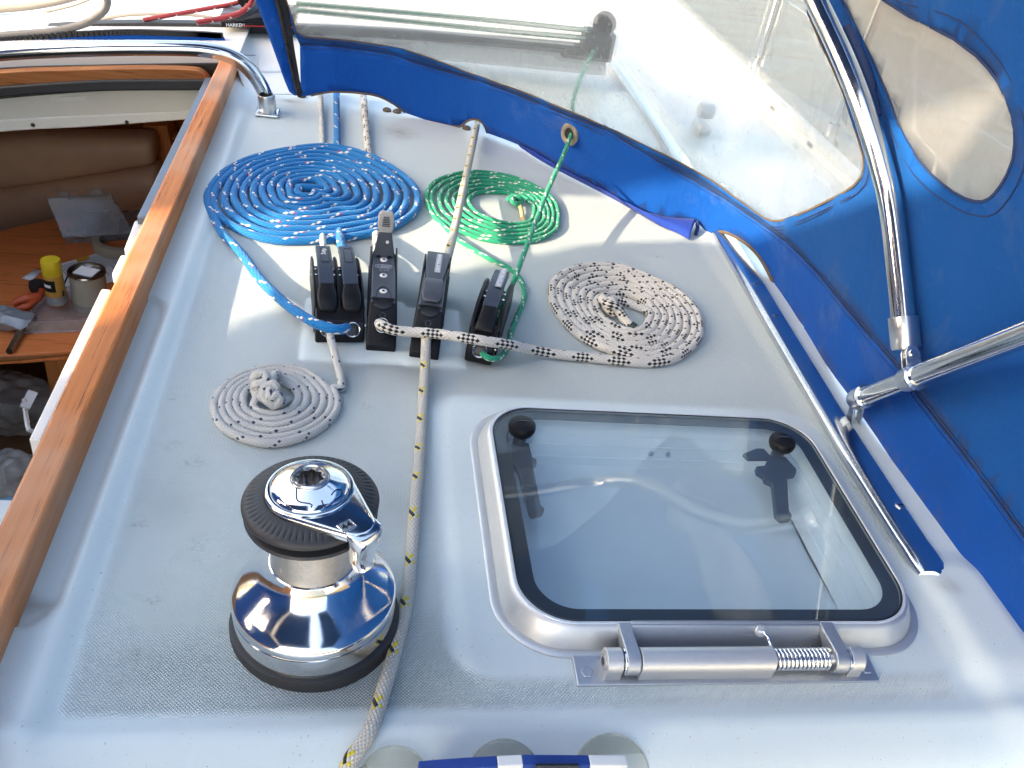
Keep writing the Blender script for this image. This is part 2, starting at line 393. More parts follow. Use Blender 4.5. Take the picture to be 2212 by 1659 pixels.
def build_deck():
    xs = np.r_[np.arange(-.320, .83, .006), np.linspace(.84, 1.36, 14)]
    ys = np.r_[np.arange(2.40, .466, -.006)]
    prof = [(y, 0.0) for y in ys]+[(.460, .000), (.452, -.0006), (.444, -.002), (.436, -.0045), (.428, -.008), (.420, -.0125), (.412, -.018), (.405, -.025), (.399, -.034), (.394, -.046), (.390, -.06), (.386, -.09), (.382, -.14), (.378, -.25), (.374, -.5)]
    py, pz = np.array(prof).T
    X, Y = np.meshgrid(xs, py); _, Z = np.meshgrid(xs, pz)
    H = deck_height(X, Y)*sstep(.40, .45, Y); Z = Z+H
    n, m = X.shape; b = MB()
    b.v = list(map(tuple, np.stack([X, Y, Z], -1).reshape(-1, 3)))
    idx = np.arange(n*m).reshape(n, m)
    b.f = list(map(tuple, np.stack([idx[:-1, :-1], idx[1:, :-1], idx[1:, 1:], idx[:-1, 1:]], -1).reshape(-1, 4).tolist()))
    x, y = X.ravel(), Y.ravel()
    fc = np.array(b.f); mx, my = x[fc].mean(1), y[fc].mean(1)                    # opening under the hatch
    b.f = [tuple(q) for q in fc[~((np.abs(mx-.4035) < .200) & (np.abs(my-.73) < .156))].tolist()]
    ns = rbox(x, y, -.226, .69, .480, 1.86, .010, .01)*(1-rbox(x, y, .112, .668, .510, .966, .012, .05))
    for a, c, d, e in CLUTCH_PADS[:3]: ns *= 1-rbox(x, y, a-.003, c+.003, d-.003, e+.003, .005, .008)
    ns *= 1-.8*sstep(1.55, 1.86, y); ns *= 1-rbox(x, y, .640, .80, .46, .70, .02, .02)
    dirt = np.zeros_like(x)
    for (cx, cy, s, k) in [(.03, 1.04, .05, .9), (.11, 1.02, .05, .9), (-.01, 1.02, .045, .7), (.2, 1.08, .05, .5), (.0, .485, .07, .9), (-.17, .50, .05, .6), (.06, .49, .06, .7),
                           (.06, .56, .05, .5), (-.09, .52, .06, .5), (.08, 1.2, .06, .6), (.16, 1.2, .05, .7), (-.06, .9, .09, .3), (-.2, .75, .05, .35), (.26, 1.0, .08, .3), (.05, .75, .04, .5)]:
        dirt += k*np.exp(-((x-cx)**2+(y-cy)**2)/s**2)
    dirt *= (.30+.9*vnoise(x, y, 22, 3))*.75
    dirt = np.clip(dirt*ns, 0, 1)
    stain = np.zeros_like(x)
    for (cx, cy, sx, sy, k) in [(.09, 1.93, .035, .035, .5), (-.155, 2.06, .02, .01, .8), (.02, 2.03, .02, .03, .25), (-.285, .60, .02, .012, .8), (.70, .62, .012, .012, .6), (.7, .95, .02, .02, .2)]:
        stain += k*np.exp(-((x-cx)/sx)**2-((y-cy)/sy)**2)*(.4+vnoise(x, y, 90, 5))
    scuff = np.zeros_like(x); rs = np.random.default_rng(31)
    marks = [(373, 862), (380, 960), (440, 990), (410, 1007), (303, 1128), (431, 1175), (435, 1192), (243, 885), (205, 962), (1830, 1055), (1852, 1060), (1420, 555), (1800, 820), (330, 1300), (250, 1480), (470, 1480), (300, 1420), (620, 930), (790, 880), (980, 1180), (870, 1580), (1160, 1560), (560, 1590), (1330, 1540), (980, 1560), (1500, 1590), (1900, 1560)]
    for px_, py_ in marks:
        q = P(px_, py_, 0)
        for _ in range(4):
            ox, oy = rs.normal(0, .006, 2); sx_, sy_ = rs.uniform(.003, .006), rs.uniform(.002, .004); scuff += rs.uniform(.3, .7)*np.exp(-((x-q[0]-ox)/sx_)**2-((y-q[1]-oy)/sy_)**2)
    b.attr = {'scuff': np.clip(scuff, 0, 1), 'nonskid': ns, 'dirt': dirt, 'stain': np.clip(stain, 0, 1)}
    g = NG('gelcoat'); v = g.obj()
    sx = g.n('SeparateXYZ'); g.l(v, sx.inputs[0])
    pitch = 2*math.pi/.0034
    wav = g.math('MULTIPLY', g.math('SINE', g.math('MULTIPLY', sx.outputs[0], pitch)), g.math('SINE', g.math('MULTIPLY', sx.outputs[1], pitch)))
    nsn, dn, st = g.attr('nonskid'), g.attr('dirt'), g.attr('stain')
    big = g.noise(6, 4, v); fine = g.noise(60, 4, v)
    base = g.mix(big, (.59, .660, .655), (.66, .725, .715))
    base = g.mix(g.math('MULTIPLY', g.ramp(fine, .5, .75), .10), base, (.5, .5, .48))
    furrow = g.ramp(wav, .0, .55, (1, 1, 1), (0, 0, 0))
    spec = g.ramp(g.noise(330, 2, v), .70, .73)               # specks of dirt caught in the tread
    base = g.mix(g.math('MULTIPLY', g.math('MULTIPLY', furrow, nsn), g.math('MULTIPLY_ADD', dn, .9, .10)), base, (.07, .085, .09))
    base = g.mix(g.math('MULTIPLY', dn, .18), base, (.33, .36, .37))
    base = g.mix(g.math('MULTIPLY', spec, .5), base, (.16, .16, .15))
    base = g.mix(g.math('MULTIPLY', st, .8), base, (.16, .115, .065))
    sc_ = g.math('MULTIPLY', g.math('MULTIPLY', g.attr('scuff'), g.math('MULTIPLY_ADD', g.math('MULTIPLY', furrow, nsn), .65, .05)), g.ramp(g.noise(190, 3, v), .42, .60))
    base = g.mix(sc_, base, (.06, .065, .07))
    hair = g.ramp(g.noise(1, 3, g.obj((420, 60, 60)), .7, 3.0), .735, .75); base = g.mix(g.math('MULTIPLY', hair, .35), base, (.2, .2, .19))
    g.set(base, g.math('MULTIPLY_ADD', nsn, .18, .30), 0, .5)
    h = g.math('ADD', g.math('MULTIPLY', g.math('MULTIPLY', wav, nsn), 1.0), g.math('MULTIPLY', big, .6)); g.bump(h, .85, .0008)
    M['gel'] = g.m
    M['gelp'] = pbr('plain_gelcoat', (.68, .68, .66), .32, 0, .07, 8)
    tag(b.build('deck', 'gel', angle=180), kind='structure')
    f = MB()                                                  # deck forward of the sprayhood and on the far side of the companionway
    xs2 = [-3.0, -2.2, -1.6, -1.2, -.8, -.362, 0, .4, .78, .90, 1.1, 1.38]; ys2 = [2.40, 2.8, 3.2, 3.8, 4.6, 5.6]
    zz = lambda x: -.07*float(sstep(.785, .90, np.array(x)))-(0.10*max(0, -x-.75)**2)
    for j in range(len(ys2)-1):
        for i in range(len(xs2)-1):
            q = [(xs2[i], ys2[j]), (xs2[i+1], ys2[j]), (xs2[i+1], ys2[j+1]), (xs2[i], ys2[j+1])]
            f.add([(a, c, zz(a)-.004) for a, c in q], [(0, 1, 2, 3)])
    f.add([(-3, -1.5, -.04), (-1.16, -1.5, -.04), (-1.16, 2.4, -.04), (-3, 2.4, -.04)], [(0, 1, 2, 3)])
    tag(f.build('foredeck', 'gelp', angle=180), kind='structure')
    s = MB(); s.add([(1.38, -2, -.075), (1.40, -2, -1.3), (1.40, 5.6, -1.3), (1.38, 5.6, -.075)], [(0, 1, 2, 3)])
    s.add([(-3, -2, -.075), (-3, -2, -1.3), (-3, 5.6, -1.3), (-3, 5.6, -.075)], [(0, 1, 2, 3)])
    tag(s.build('hull_side', 'gelp'), kind='structure')
    g = NG('marina_water'); n = g.noise(1.4, 6, g.obj((1, 2.2, 1)), .6, 1.5)
    g.set(g.mix(n, (.055, .040, .020), (.14, .105, .055)), .12, 0, .5); g.bump(n, .25, .05); M['water'] = g.m
    wm = MB(); wm.add([(-150, -150, -1.15), (150, -150, -1.15), (150, 150, -1.15), (-150, 150, -1.15)], [(0, 1, 2, 3)])
    tag(wm.build('water', 'water'), kind='structure')
    ck = MB(); ck.add([(-3, -2.2, -.62), (1.38, -2.2, -.62), (1.38, .374, -.62), (-3, .374, -.62)], [(0, 1, 2, 3)])
    tag(ck.build('cockpit_floor', 'gelp'), kind='structure')
build_deck()

# ------------------------------------------------------------------ sprayhood cloth: a ruled surface S(s, z)
_B = cr([(-.30, 2.095), (-.135, 2.085), (.09, 2.05), (.24, 2.0), (.33, 1.94), (.39, 1.875), (.446, 1.79), (.517, 1.695), (.60, 1.62), (.686, 1.56), (.735, 1.48), (.765, 1.36), (.762, 1.19), (.752, .98), (.760, .55), (.765, 0), (.77, -.9)], 40)
_L = cr([(-.32, -.15)]*5+[(-.31, -.15), (-.30, -.14), (-.28, -.13), (-.26, -.12), (-.22, -.1), (-.18, -.06), (-.16, 0)]+[(-.16, 0)]*5, 40)
_S = np.r_[0, np.cumsum(np.linalg.norm(np.diff(_B, axis=0), axis=1))]
def surf(s, z, off=0.0):
    """point on the cloth; off moves it along the horizontal normal (positive = inboard)"""
    s, z = np.asarray(s, float), np.asarray(z, float)
    bx, by = np.interp(s, _S, _B[:, 0]), np.interp(s, _S, _B[:, 1]); lx, ly = np.interp(s, _S, _L[:, 0]), np.interp(s, _S, _L[:, 1])
    tx, ty = np.interp(s+.01, _S, _B[:, 0])-np.interp(s-.01, _S, _B[:, 0]), np.interp(s+.01, _S, _B[:, 1])-np.interp(s-.01, _S, _B[:, 1])
    n = np.hypot(tx, ty)+1e-9
    return np.stack([bx+lx*z+off*ty/n, by+ly*z-off*tx/n, z+0*s], -1)
_B3 = np.c_[_B, 0*_B[:, 0]]; _L3 = np.c_[_L, np.ones(len(_L))]
_NB = np.cross(_B3-CAMP, _L3)
def SZ(px, py):
    d = ray(px, py); det = _NB@d; best = None
    for i in np.nonzero(det[:-1]*det[1:] <= 0)[0]:
        k = det[i]/(det[i]-det[i+1]+1e-18); b = _B3[i]*(1-k)+_B3[i+1]*k; l = _L3[i]*(1-k)+_L3[i+1]*k
        sol = np.linalg.lstsq(np.c_[d, -l], b-CAMP, rcond=None)[0]
        if sol[0] > 0 and -.2 < sol[1] < 2 and (best is None or sol[0] < best[0]): best = (sol[0], _S[i]*(1-k)+_S[i+1]*k, sol[1])
    return np.array(best[1:])
def szl(pts): return np.array([SZ(*p) for p in pts])
def dens(poly, step=.012, closed=True):
    p = np.asarray(poly, float); out = []
    for i in range(len(p) if closed else len(p)-1):
        a, b = p[i], p[(i+1) % len(p)]; n = max(1, int(np.linalg.norm(b-a)/step))
        out += [a+(b-a)*t/n for t in range(n)]
    if not closed: out.append(p[-1])
    return np.array(out)
def cloth(outer, holes=(), grid=.022, off=0.0, wrinkle=0.0):
    """triangulated piece of the cloth surface inside outer and outside holes, all in (s, z)"""
    loops = [dens(outer)]+[dens(h) for h in holes]; V = []; E_ = []
    for lp in loops:
        o = len(V); V += [tuple(q) for q in lp]; E_ += [(o+i, o+(i+1) % len(lp)) for i in range(len(lp))]
    lo, hi = loops[0].min(0), loops[0].max(0)
    gx, gy = np.meshgrid(np.arange(lo[0], hi[0], grid), np.arange(lo[1], hi[1], grid)); gp = np.c_[gx.ravel(), gy.ravel()]
    gp += rng.uniform(-.2, .2, gp.shape)*grid
    ok = inpoly(gp, loops[0])
    for h in loops[1:]: ok &= ~inpoly(gp, h)
    V += [tuple(q) for q in gp[ok]]
    v, _, f = delaunay_2d_cdt([Vector(q) for q in V], E_, [], 0, 1e-6)[:3]
    v = np.array([tuple(q) for q in v]); f = np.array([list(q) for q in f]); c = v[f].mean(1)
    ok = inpoly(c, loops[0])
    for h in loops[1:]: ok &= ~inpoly(c, h)
    s, z = v[:, 0], v[:, 1]; o = np.full(len(v), off)
    if wrinkle: o = o + wrinkle*(np.sin(s*31+z*9)+.6*np.sin(s*17-z*40+1)+.8*np.sin(s*70+z*14))*sstep(0, .25, z+.05)
    b = MB(); b.v = list(map(tuple, surf(s, z, o))); b.f = list(map(tuple, f[ok].tolist())); return b
def ribbon(sz, width, off, thick=.0006):
    """narrow band following a path on the cloth, with real thickness"""
    p = np.asarray(sz); t = np.gradient(p, axis=0); t /= np.linalg.norm(t, axis=1)[:, None]+1e-9; n = np.c_[-t[:, 1], t[:, 0]]*width/2
    A, Bq = p-n, p+n; rings = []
    for a, b in zip(A, Bq):
        rings.append([surf(a[0], a[1], off), surf(b[0], b[1], off), surf(b[0], b[1], off+thick), surf(a[0], a[1], off+thick)])
    return MB().loft(rings)

def build_sprayhood():
    T = thing('sprayhood', (.5, 1.6, 0), 'blue canvas sprayhood with two clear vinyl windows standing along the deck edge', 'sprayhood')
    seam = szl([(648, 97), (696, 98), (770, 106), (842, 117), (933, 146), (1079, 190), (1188, 233), (1298, 277), (1320, 285), (1487, 383), (1559, 424), (1655, 489), (1775, 599), (1938, 790), (1988, 861), (2098, 1000), (2212, 1155), (2420, 1420)])
    seam = cr(seam, 6)
    bot = szl([(650, 207), (672, 206), (690, 202), (720, 198), (770, 200), (815, 207), (850, 224), (875, 243), (930, 262), (985, 273), (1000, 270), (1006, 264), (1018, 258), (1034, 259), (1046, 270), (1053, 287), (1085, 298), (1120, 312), (1152, 326), (1224, 369), (1310, 412), (1391, 455), (1470, 474), (1506, 478), (1530, 505), (1548, 510), (1560, 500), (1600, 517), (1640, 553), (1672, 612), (1700, 655), (1739, 707), (1728, 713), (1792, 795), (1831, 848), (1900, 950), (2000, 1100), (2160, 1342), (2212, 1420), (2420, 1720)])
    w1 = szl([(622, 10), (632, 40), (641, 69), (660, 79), (696, 82), (760, 88), (823, 97), (870, 106), (915, 120), (1006, 155), (1080, 181), (1152, 207), (1261, 252), (1334, 284), (1439, 335), (1511, 374), (1583, 422), (1631, 457), (1652, 471), (1668, 477), (1688, 477), (1751, 453), (1823, 417), (1845, 402), (1861, 383), (1867, 362), (1866, 340), (1851, 287), (1823, 201), (1775, 96), (1746, 29)])
    s0, s1 = w1[0][0], w1[-1][0]
    w1 = np.vstack([w1, [(s1-.04, .56), (s1-.09, .72), (s1-.15, .86), (s1-.24, .95), (s1-.5, .98), (s0+.12, .98), (s0+.05, .95), (s0+.02, .86), (s0, .5)]])
    w2 = szl([(1823, 0), (1870, 96), (1918, 206), (1942, 268), (1962, 306), (1985, 345), (2010, 374), (2038, 398), (2062, 416), (2086, 429), (2106, 435), (2124, 436), (2138, 430), (2148, 421), (2163, 402), (2177, 378), (2190, 345), (2194, 311), (2193, 278), (2187, 249), (2175, 212), (2158, 177), (2136, 147), (2110, 120), (2062, 84), (2010, 57), (1966, 36), (1909, 0)])
    a, c = w2[-1].copy(), w2[0].copy()
    w2 = np.vstack([w2, [(a[0]-.05, a[1]+.045), (a[0]-.09, a[1]+.055), (c[0]+.0, c[1]+.05), (c[0]-.012, c[1]+.02)]])
    sR = 3.6; sL = szl([(656, 205)])[0]; top = 1.12
    band = np.vstack([seam, [(seam[-1][0]+.02, seam[-1][1]-.05)], bot[::-1]])
    cloth(band, (), .022, .0010, .0012).build('lower_band', 'blue', T, solid=.0012, label='bright blue lower band with a wavy bottom edge')
    left = szl([(616, 0), (632, 60)])
    up = np.vstack([seam, [(sR, seam[-1][1]), (sR, top), (sL[0], top), (left[0][0]-.0, left[0][1]+.2), left[0], left[1]]])
    cloth(up, (w1, w2), .03, 0, .0012).build('upper_panel', 'blue2', T, solid=.0012, label='duller blue upper cloth round the windows')
    cloth(w1, (), .03, .0, .001).build('front_window', 'vinyl', T, solid=.0007, label='scratched clear front window')
    cloth(w2, (), .03, .0, .001).build('side_window', 'vinyl2', T, solid=.0007, label='misty teardrop side window')
    # stitched borders, seams, piping
    for wd, nm in ((w1, 'front window'), (w2, 'side window')):
        p = dens(np.vstack([wd, wd[:1]]), .015, False)
        ribbon(p, .0035, .0012).build('window_binding', 'webbing' if nm[0] == 'f' else 'thread', T)
        ct = wd.mean(0); q = ct+(p-ct)*(1+.020/np.maximum(np.linalg.norm(p-ct, axis=1), .05))[:, None]
        ribbon(q, .0016, .0014).build('stitching', 'thread', T)
    ribbon(dens(seam, .02, False), .0028, .0022).build('seam', 'thread', T)
    for dz in (.007, -.007): ribbon(dens(seam+np.array([0, dz]), .02, False), .0011, .0024).build('stitching', 'thread', T)
    p2 = szl([(640, 70), (655, 84), (700, 89), (823, 104), (915, 127), (1006, 162), (1152, 215), (1261, 260), (1334, 293), (1439, 344), (1511, 383), (1583, 432), (1640, 470), (1680, 491), (1751, 468), (1840, 424)])
    ribbon(cr(p2, 5), .0016, .0014).build('stitching', 'thread', T)
    # edge strip with the dark zip at the inboard end
    e0, e1 = szl([(551, 0), (560, 22), (590, 105), (615, 175), (625, 198), (636, 206)]), szl([(592, 0), (599, 22), (618, 105), (633, 175), (638, 196), (642, 206)])
    e0x, e1x = np.vstack([[(e0[0][0]-.03, .42)], e0]), np.vstack([[(e1[0][0]-.03, .42)], e1])
    cloth(np.vstack([e0x, e1x[::-1]]), (), .02, .0, .0006).build('edge_strip', 'blue', T, solid=.0016)
    z1 = szl([(618, 0), (624, 22), (636, 105), (648, 175), (654, 198), (652, 208)]); z1x = np.vstack([[(z1[0][0]-.03, .42)], z1])
    cloth(np.vstack([e1x, z1x[::-1]]), (), .02, .0008).build('zip_tape', 'zip', T, solid=.0016)
    zc = (e1x*.65+z1x*.35); teeth = MB()
    for q in dens(zc, .0048, False): teeth.box(surf(q[0], q[1], .0035), (.0046, .002, .0026))
    teeth.build('zip', 'blackp', T)
    # binding along the cut-outs, small turn fasteners and the brass-rimmed eyelet
    for pts in ([(672, 206), (690, 202), (720, 198), (770, 200), (815, 207), (850, 224), (875, 243)], [(930, 262), (985, 273), (1000, 270), (1006, 264), (1018, 258), (1034, 259), (1046, 270), (1053, 287)], [(1548, 510), (1560, 500), (1600, 517), (1640, 553), (1672, 612)]):
        sp = cr(szl(pts), 5); MB().tube(surf(sp[:, 0], sp[:, 1], .001), .0026 if pts[0][0] < 1500 else .0036, 8).build('binding', 'webbing', T)
    c = SZ(1234, 289); o = surf(c[0], c[1], .0045); n = surf(c[0], c[1], .01)-surf(c[0], c[1], 0)
    MB().lathe([(.0125, 0), (.0125, .0024), (.0175, .0038), (.0225, .0030), (.0240, 0)], o, n, 40).build('eyelet', pbr('tarnished_brass', (.36, .32, .25), .4, .8, .3, 150), T)
    MB().lathe([(.0, .0004), (.0126, .0006)], o, n, 28).build('eyelet_hole', 'seal', T)
    for px, py in ((652, 206), (836, 237), (858, 240), (1008, 276)):
        q = P(px, py, .003); MB().lathe([(.010, -.003), (.010, .001), (.006, .004), (.0, .005)], q, (0, 0, 1), 20).build('turn_button', 'webbing', T)
    # the loose hem lying on the deck, in its own darker cloth
    hu = cr([P(x, y, z) for x, y, z in [(1120, 312, .012), (1152, 327, .014), (1224, 369, .016), (1310, 413, .017), (1391, 456, .018), (1450, 470, .018), (1505, 474, .020)]], 8)
    hl = cr([P(x, y, .003) for x, y in [(1125, 318), (1158, 340), (1209, 369), (1329, 431), (1420, 484), (1460, 502), (1489, 518)]], 8)
    b = MB(); rows = []
    for k in range(9):
        t = k/8; r_ = hu*(1-t)+hl*t; r_ = r_+np.array([-.5, -.6, .6])*(.010*math.sin(t*math.pi))*np.linspace(.2, 1, len(hu))[:, None]; rows.append(r_)
    b.loft(rows, False); b.build('hem', 'hem', T, solid=.0022, label='violet-blue loose hem lying on the deck')
    tb = MB().tube([P(1506, 478, .02), P(1507, 492, .012), P(1503, 506, .006)], .004, 8); tb.build('hem_tie', 'thread', T)
    return T
build_sprayhood()

def build_canopy_frame():
    T = thing('canopy_frame', PX(1850, 870, .74), 'polished steel tube frame holding up the blue sprayhood on the right', 'canopy frame')
    hp = [(1953, 705, .700), (1943, 600, .692), (1925, 450, .680), (1904, 360, .672), (1880, 280, .664), (1850, 195, .655), (1812, 105, .645), (1768, 12, .632)]
    path = [PX(*a) for a in hp]; d = path[-1]-path[-2]; d /= np.linalg.norm(d)
    path += [path[-1]+d*.09+np.array([-.01, 0, .01]), path[-1]+d*.18+np.array([-.07, 0, .05]), path[-1]+d*.2+np.array([-.25, .02, .12]), path[-1]+d*.2+np.array([-.7, .04, .18])]
    MB().tube(cr(path, 10), .0152, 28).build('hoop_tube', 'steel', T)
    # dark canvas sleeve edge behind the upper hoop
    sl_ = [PX(x, y, xx+.012) for x, y, xx in [(1830, 60, .655), (1855, 120, .665), (1880, 190, .672), (1900, 250, .680)]]
    MB().tube(cr(sl_, 8), [.008]*9+[.009]*8+[.005]*8, 12).build('sleeve_flap', 'thread', T)
    a, bq = np.array(path[0]), np.array(path[1]); ax = a-bq; ax /= np.linalg.norm(ax)
    MB().lathe([(.0156, -.012), (.0182, -.012), (.0185, -.010), (.0185, .026), (.017, .0295), (.008, .030)], a, ax, 36).build('end_socket', 'satin', T)
    hinge = PX(1966, 765, .700)
    yax = Vector(PX(2212, 722, .655)-PX(1850, 862, .726)).normalized()
    MB().tube([a+ax*.028, hinge], .0052, 12).build('hinge_tongue', 'steel', T)
    side = Vector((0, .55, .2)).cross(yax).normalized()
    up = side.cross(yax).normalized(); up = up if up.z > 0 else -up
    base = Vector(PX(1972, 805, .700))
    b = MB()
    for sg in (-1, 1):
        o = Vector(hinge)+side*0+yax*.0065*sg
        prof = [(-.010, .020), (-.009, -.002), (-.0055, -.0095), (0, -.011), (.0055, -.0095), (.009, -.002), (.010, .020)]
        r0 = [o+side*q[0]-up*q[1]*.9-yax*.0012 for q in prof]; r1 = [o+side*q[0]-up*q[1]*.9+yax*.0012 for q in prof]; b.loft([r0, r1])
    b.build('hinge_bracket', 'satin', T, bevel=.0006)
    MB().lathe([(.0, -.012), (.0048, -.012), (.0052, -.010), (.0052, .010), (.0048, .012), (0, .012)], hinge, yax, 18).build('hinge_bolt', 'steel', T)
    A0, A1 = PX(1856, 861, .726), PX(2212, 722, .655)
    d = (A1-A0)/np.linalg.norm(A1-A0)
    MB().tube([A0, A0+d*.1, A1, A1+d*.9], .0135, 28).build('lower_tube', 'steel', T)
    for t, w_ in ((.0, .022), ):
        MB().lathe([(.0, -.009), (.010, -.009), (.0150, -.006), (.0158, 0), (.0158, .020), (.0150, .022)], A0-d*.004, d, 32).build('end_socket', 'satin', T)
    MB().lathe([(.0137, 0), (.0170, .001), (.0175, .004), (.0170, .007), (.0137, .008)], A0+d*.019, d, 32).build('collar_ring', 'steel', T)
    cb = np.array(PX(1980, 815, .702)); cb = A0+d*float((cb-A0)@d)
    MB().lathe([(.0137, -.012), (.0150, -.012), (.0154, -.009), (.0154, .009), (.0150, .012)], cb-d*.006, d, 32).build('clamp_sleeve', 'satin', T)
    MB().lathe([(.0137, 0), (.0175, .001), (.0182, .004), (.0175, .007), (.0137, .008)], cb+d*.008, d, 32).build('collar_ring', 'steel', T)
    # threaded end and deck foot
    e = A0-d*.009; scr = MB(); tip = np.array(PX(1829, 862, .718))
    scr.tube(np.linspace(e, tip, 40), .0032+.0007*np.sin(np.arange(40)*1.6), 10); scr.build('threaded_stud', 'steel', T)
    ft = P(1845, 915, .004); b = MB()
    for dx in (-.007, .007):
        b.loft([[ft+np.array([dx-.0012, -.007, -.004]), ft+np.array([dx-.0012, .009, -.004]), Vector(A0)+Vector((dx-.0012, .006, 0)), Vector(A0)+Vector((dx-.0012, -.006, 0))],
                [ft+np.array([dx+.0012, -.007, -.004]), ft+np.array([dx+.0012, .009, -.004]), Vector(A0)+Vector((dx+.0012, .006, 0)), Vector(A0)+Vector((dx+.0012, -.006, 0))]])
    b.box(ft+np.array([0, 0, -.002]), (.026, .034, .004)); b.build('deck_foot', 'satin', T, bevel=.0006)
build_canopy_frame()

def build_bimini():
    """the cockpit awning over and to the left of the camera: out of the picture; its roof gives blue reflections, the side panel is added to shape sun and shade"""
    T = thing('bimini', (-2.25, 0, 1.95), 'navy canvas cockpit awning with an added slotted panel shading the deck', 'awning')
    top = [(-.30, 1.36, .035), (-.13, 1.46, .01), (.38, 1.66, 0), (.54, 1.69, 0), (.65, 1.56, .11), (.70, 1.47, .19), (.69, 1.10, .37), (.69, 1.05, .41), (.67, .86, .52)]
    bot = [(-.30, 1.02, .035), (-.14, 1.13, 0), (-.07, 1.18, 0), (.44, 1.46, 0), (.66, 1.51, 0), (.75, 1.34, .12), (.71, 1.08, .29), (.69, .94, .37)]
    X0 = -2.25
    pr = lambda p: tuple((np.array(p)-SD*((p[0]-X0)/SD[0]))[1:])
    t, b = [pr(p) for p in top], [pr(p) for p in bot]
    z0 = t[0][1]-.11; t = [(t[0][0], z0)]+t; b = [(b[0][0], z0)]+b
    slot = np.array(t+b[::-1])  # opening traced back along the sun from the lit patches
    outer = np.array([(-1.9, -.3), (1.88, -.3), (1.88, .55), (1.82, .95), (1.62, 1.25), (1.53, 1.40), (1.45, 1.98), (-1.9, 1.98)])  # outline shaped to shade foredeck and traveller
    def panel(outer, holes):
        loops = [dens(outer, .05)]+[dens(h, .03) for h in holes]; V, E_ = [], []
        for lp in loops:
            o = len(V); V += [tuple(q) for q in lp]; E_ += [(o+i, o+(i+1) % len(lp)) for i in range(len(lp))]
        gx, gy = np.meshgrid(np.arange(outer[:, 0].min(), outer[:, 0].max(), .09), np.arange(outer[:, 1].min(), outer[:, 1].max(), .09)); gp = np.c_[gx.ravel(), gy.ravel()]+.013
        ok = inpoly(gp, outer)
        for h in holes: ok &= ~inpoly(gp, h)
        V += [tuple(q) for q in gp[ok]]
        v, _, f = delaunay_2d_cdt([Vector(q) for q in V], E_, [], 0, 1e-6)[:3]
        v = np.array([tuple(q) for q in v]); f = np.array([list(q) for q in f]); c = v[f].mean(1); ok = inpoly(c, outer)
        for h in holes: ok &= ~inpoly(c, h)
        m = MB(); m.v = [(X0, y, z) for y, z in v]; m.f = list(map(tuple, f[ok].tolist())); return m
    panel(outer, [slot]).build('slotted_shade_panel', 'navy', T, solid=.002)  # added unseen panel, blocks the sun except through the slot
    panel(slot, []).build('light_slot_pane', 'slot_pane', T, solid=.001)  # clear filling of the slot that lets the sun patches through
    def roof(x0, x1, y0, y1):
        m = MB(); xs, ys = np.linspace(x0, x1, 14), np.linspace(y0, y1, 14)
        X, Y = np.meshgrid(xs, ys); Z = 1.97+.10*np.cos((X+.75)/1.6*1.2)-.02
        m.v = list(map(tuple, np.stack([X, Y, Z], -1).reshape(-1, 3))); idx = np.arange(196).reshape(14, 14)
        m.f = list(map(tuple, np.stack([idx[:-1, :-1], idx[:-1, 1:], idx[1:, 1:], idx[1:, :-1]], -1).reshape(-1, 4).tolist())); return m
    roof(X0, -.28, -1.9, .25).build('roof_panel', 'navy', T, solid=.002)
    roof(.28, 1.05, -1.9, .25).build('roof_panel', 'navy', T, solid=.002)
    m = MB(); xs, ys = np.linspace(-.75, .55, 14), np.linspace(1.10, 1.97, 14); X, Y = np.meshgrid(xs, ys); Z = 1.30-.21*((Y-1.1)/.87)**2-.10*((X+.1)/.65)**2
    m.v = list(map(tuple, np.stack([X, Y, Z], -1).reshape(-1, 3))); idx = np.arange(196).reshape(14, 14)
    m.f = list(map(tuple, np.stack([idx[:-1, :-1], idx[:-1, 1:], idx[1:, 1:], idx[1:, :-1]], -1).reshape(-1, 4).tolist())); m.build('hood_top', 'navy', T, solid=.002)
    MB().tube([(0, -1.9, 2.02), (0, .25, 2.02)], .016, 12).build('ridge_pole', 'steel', T)
build_bimini()

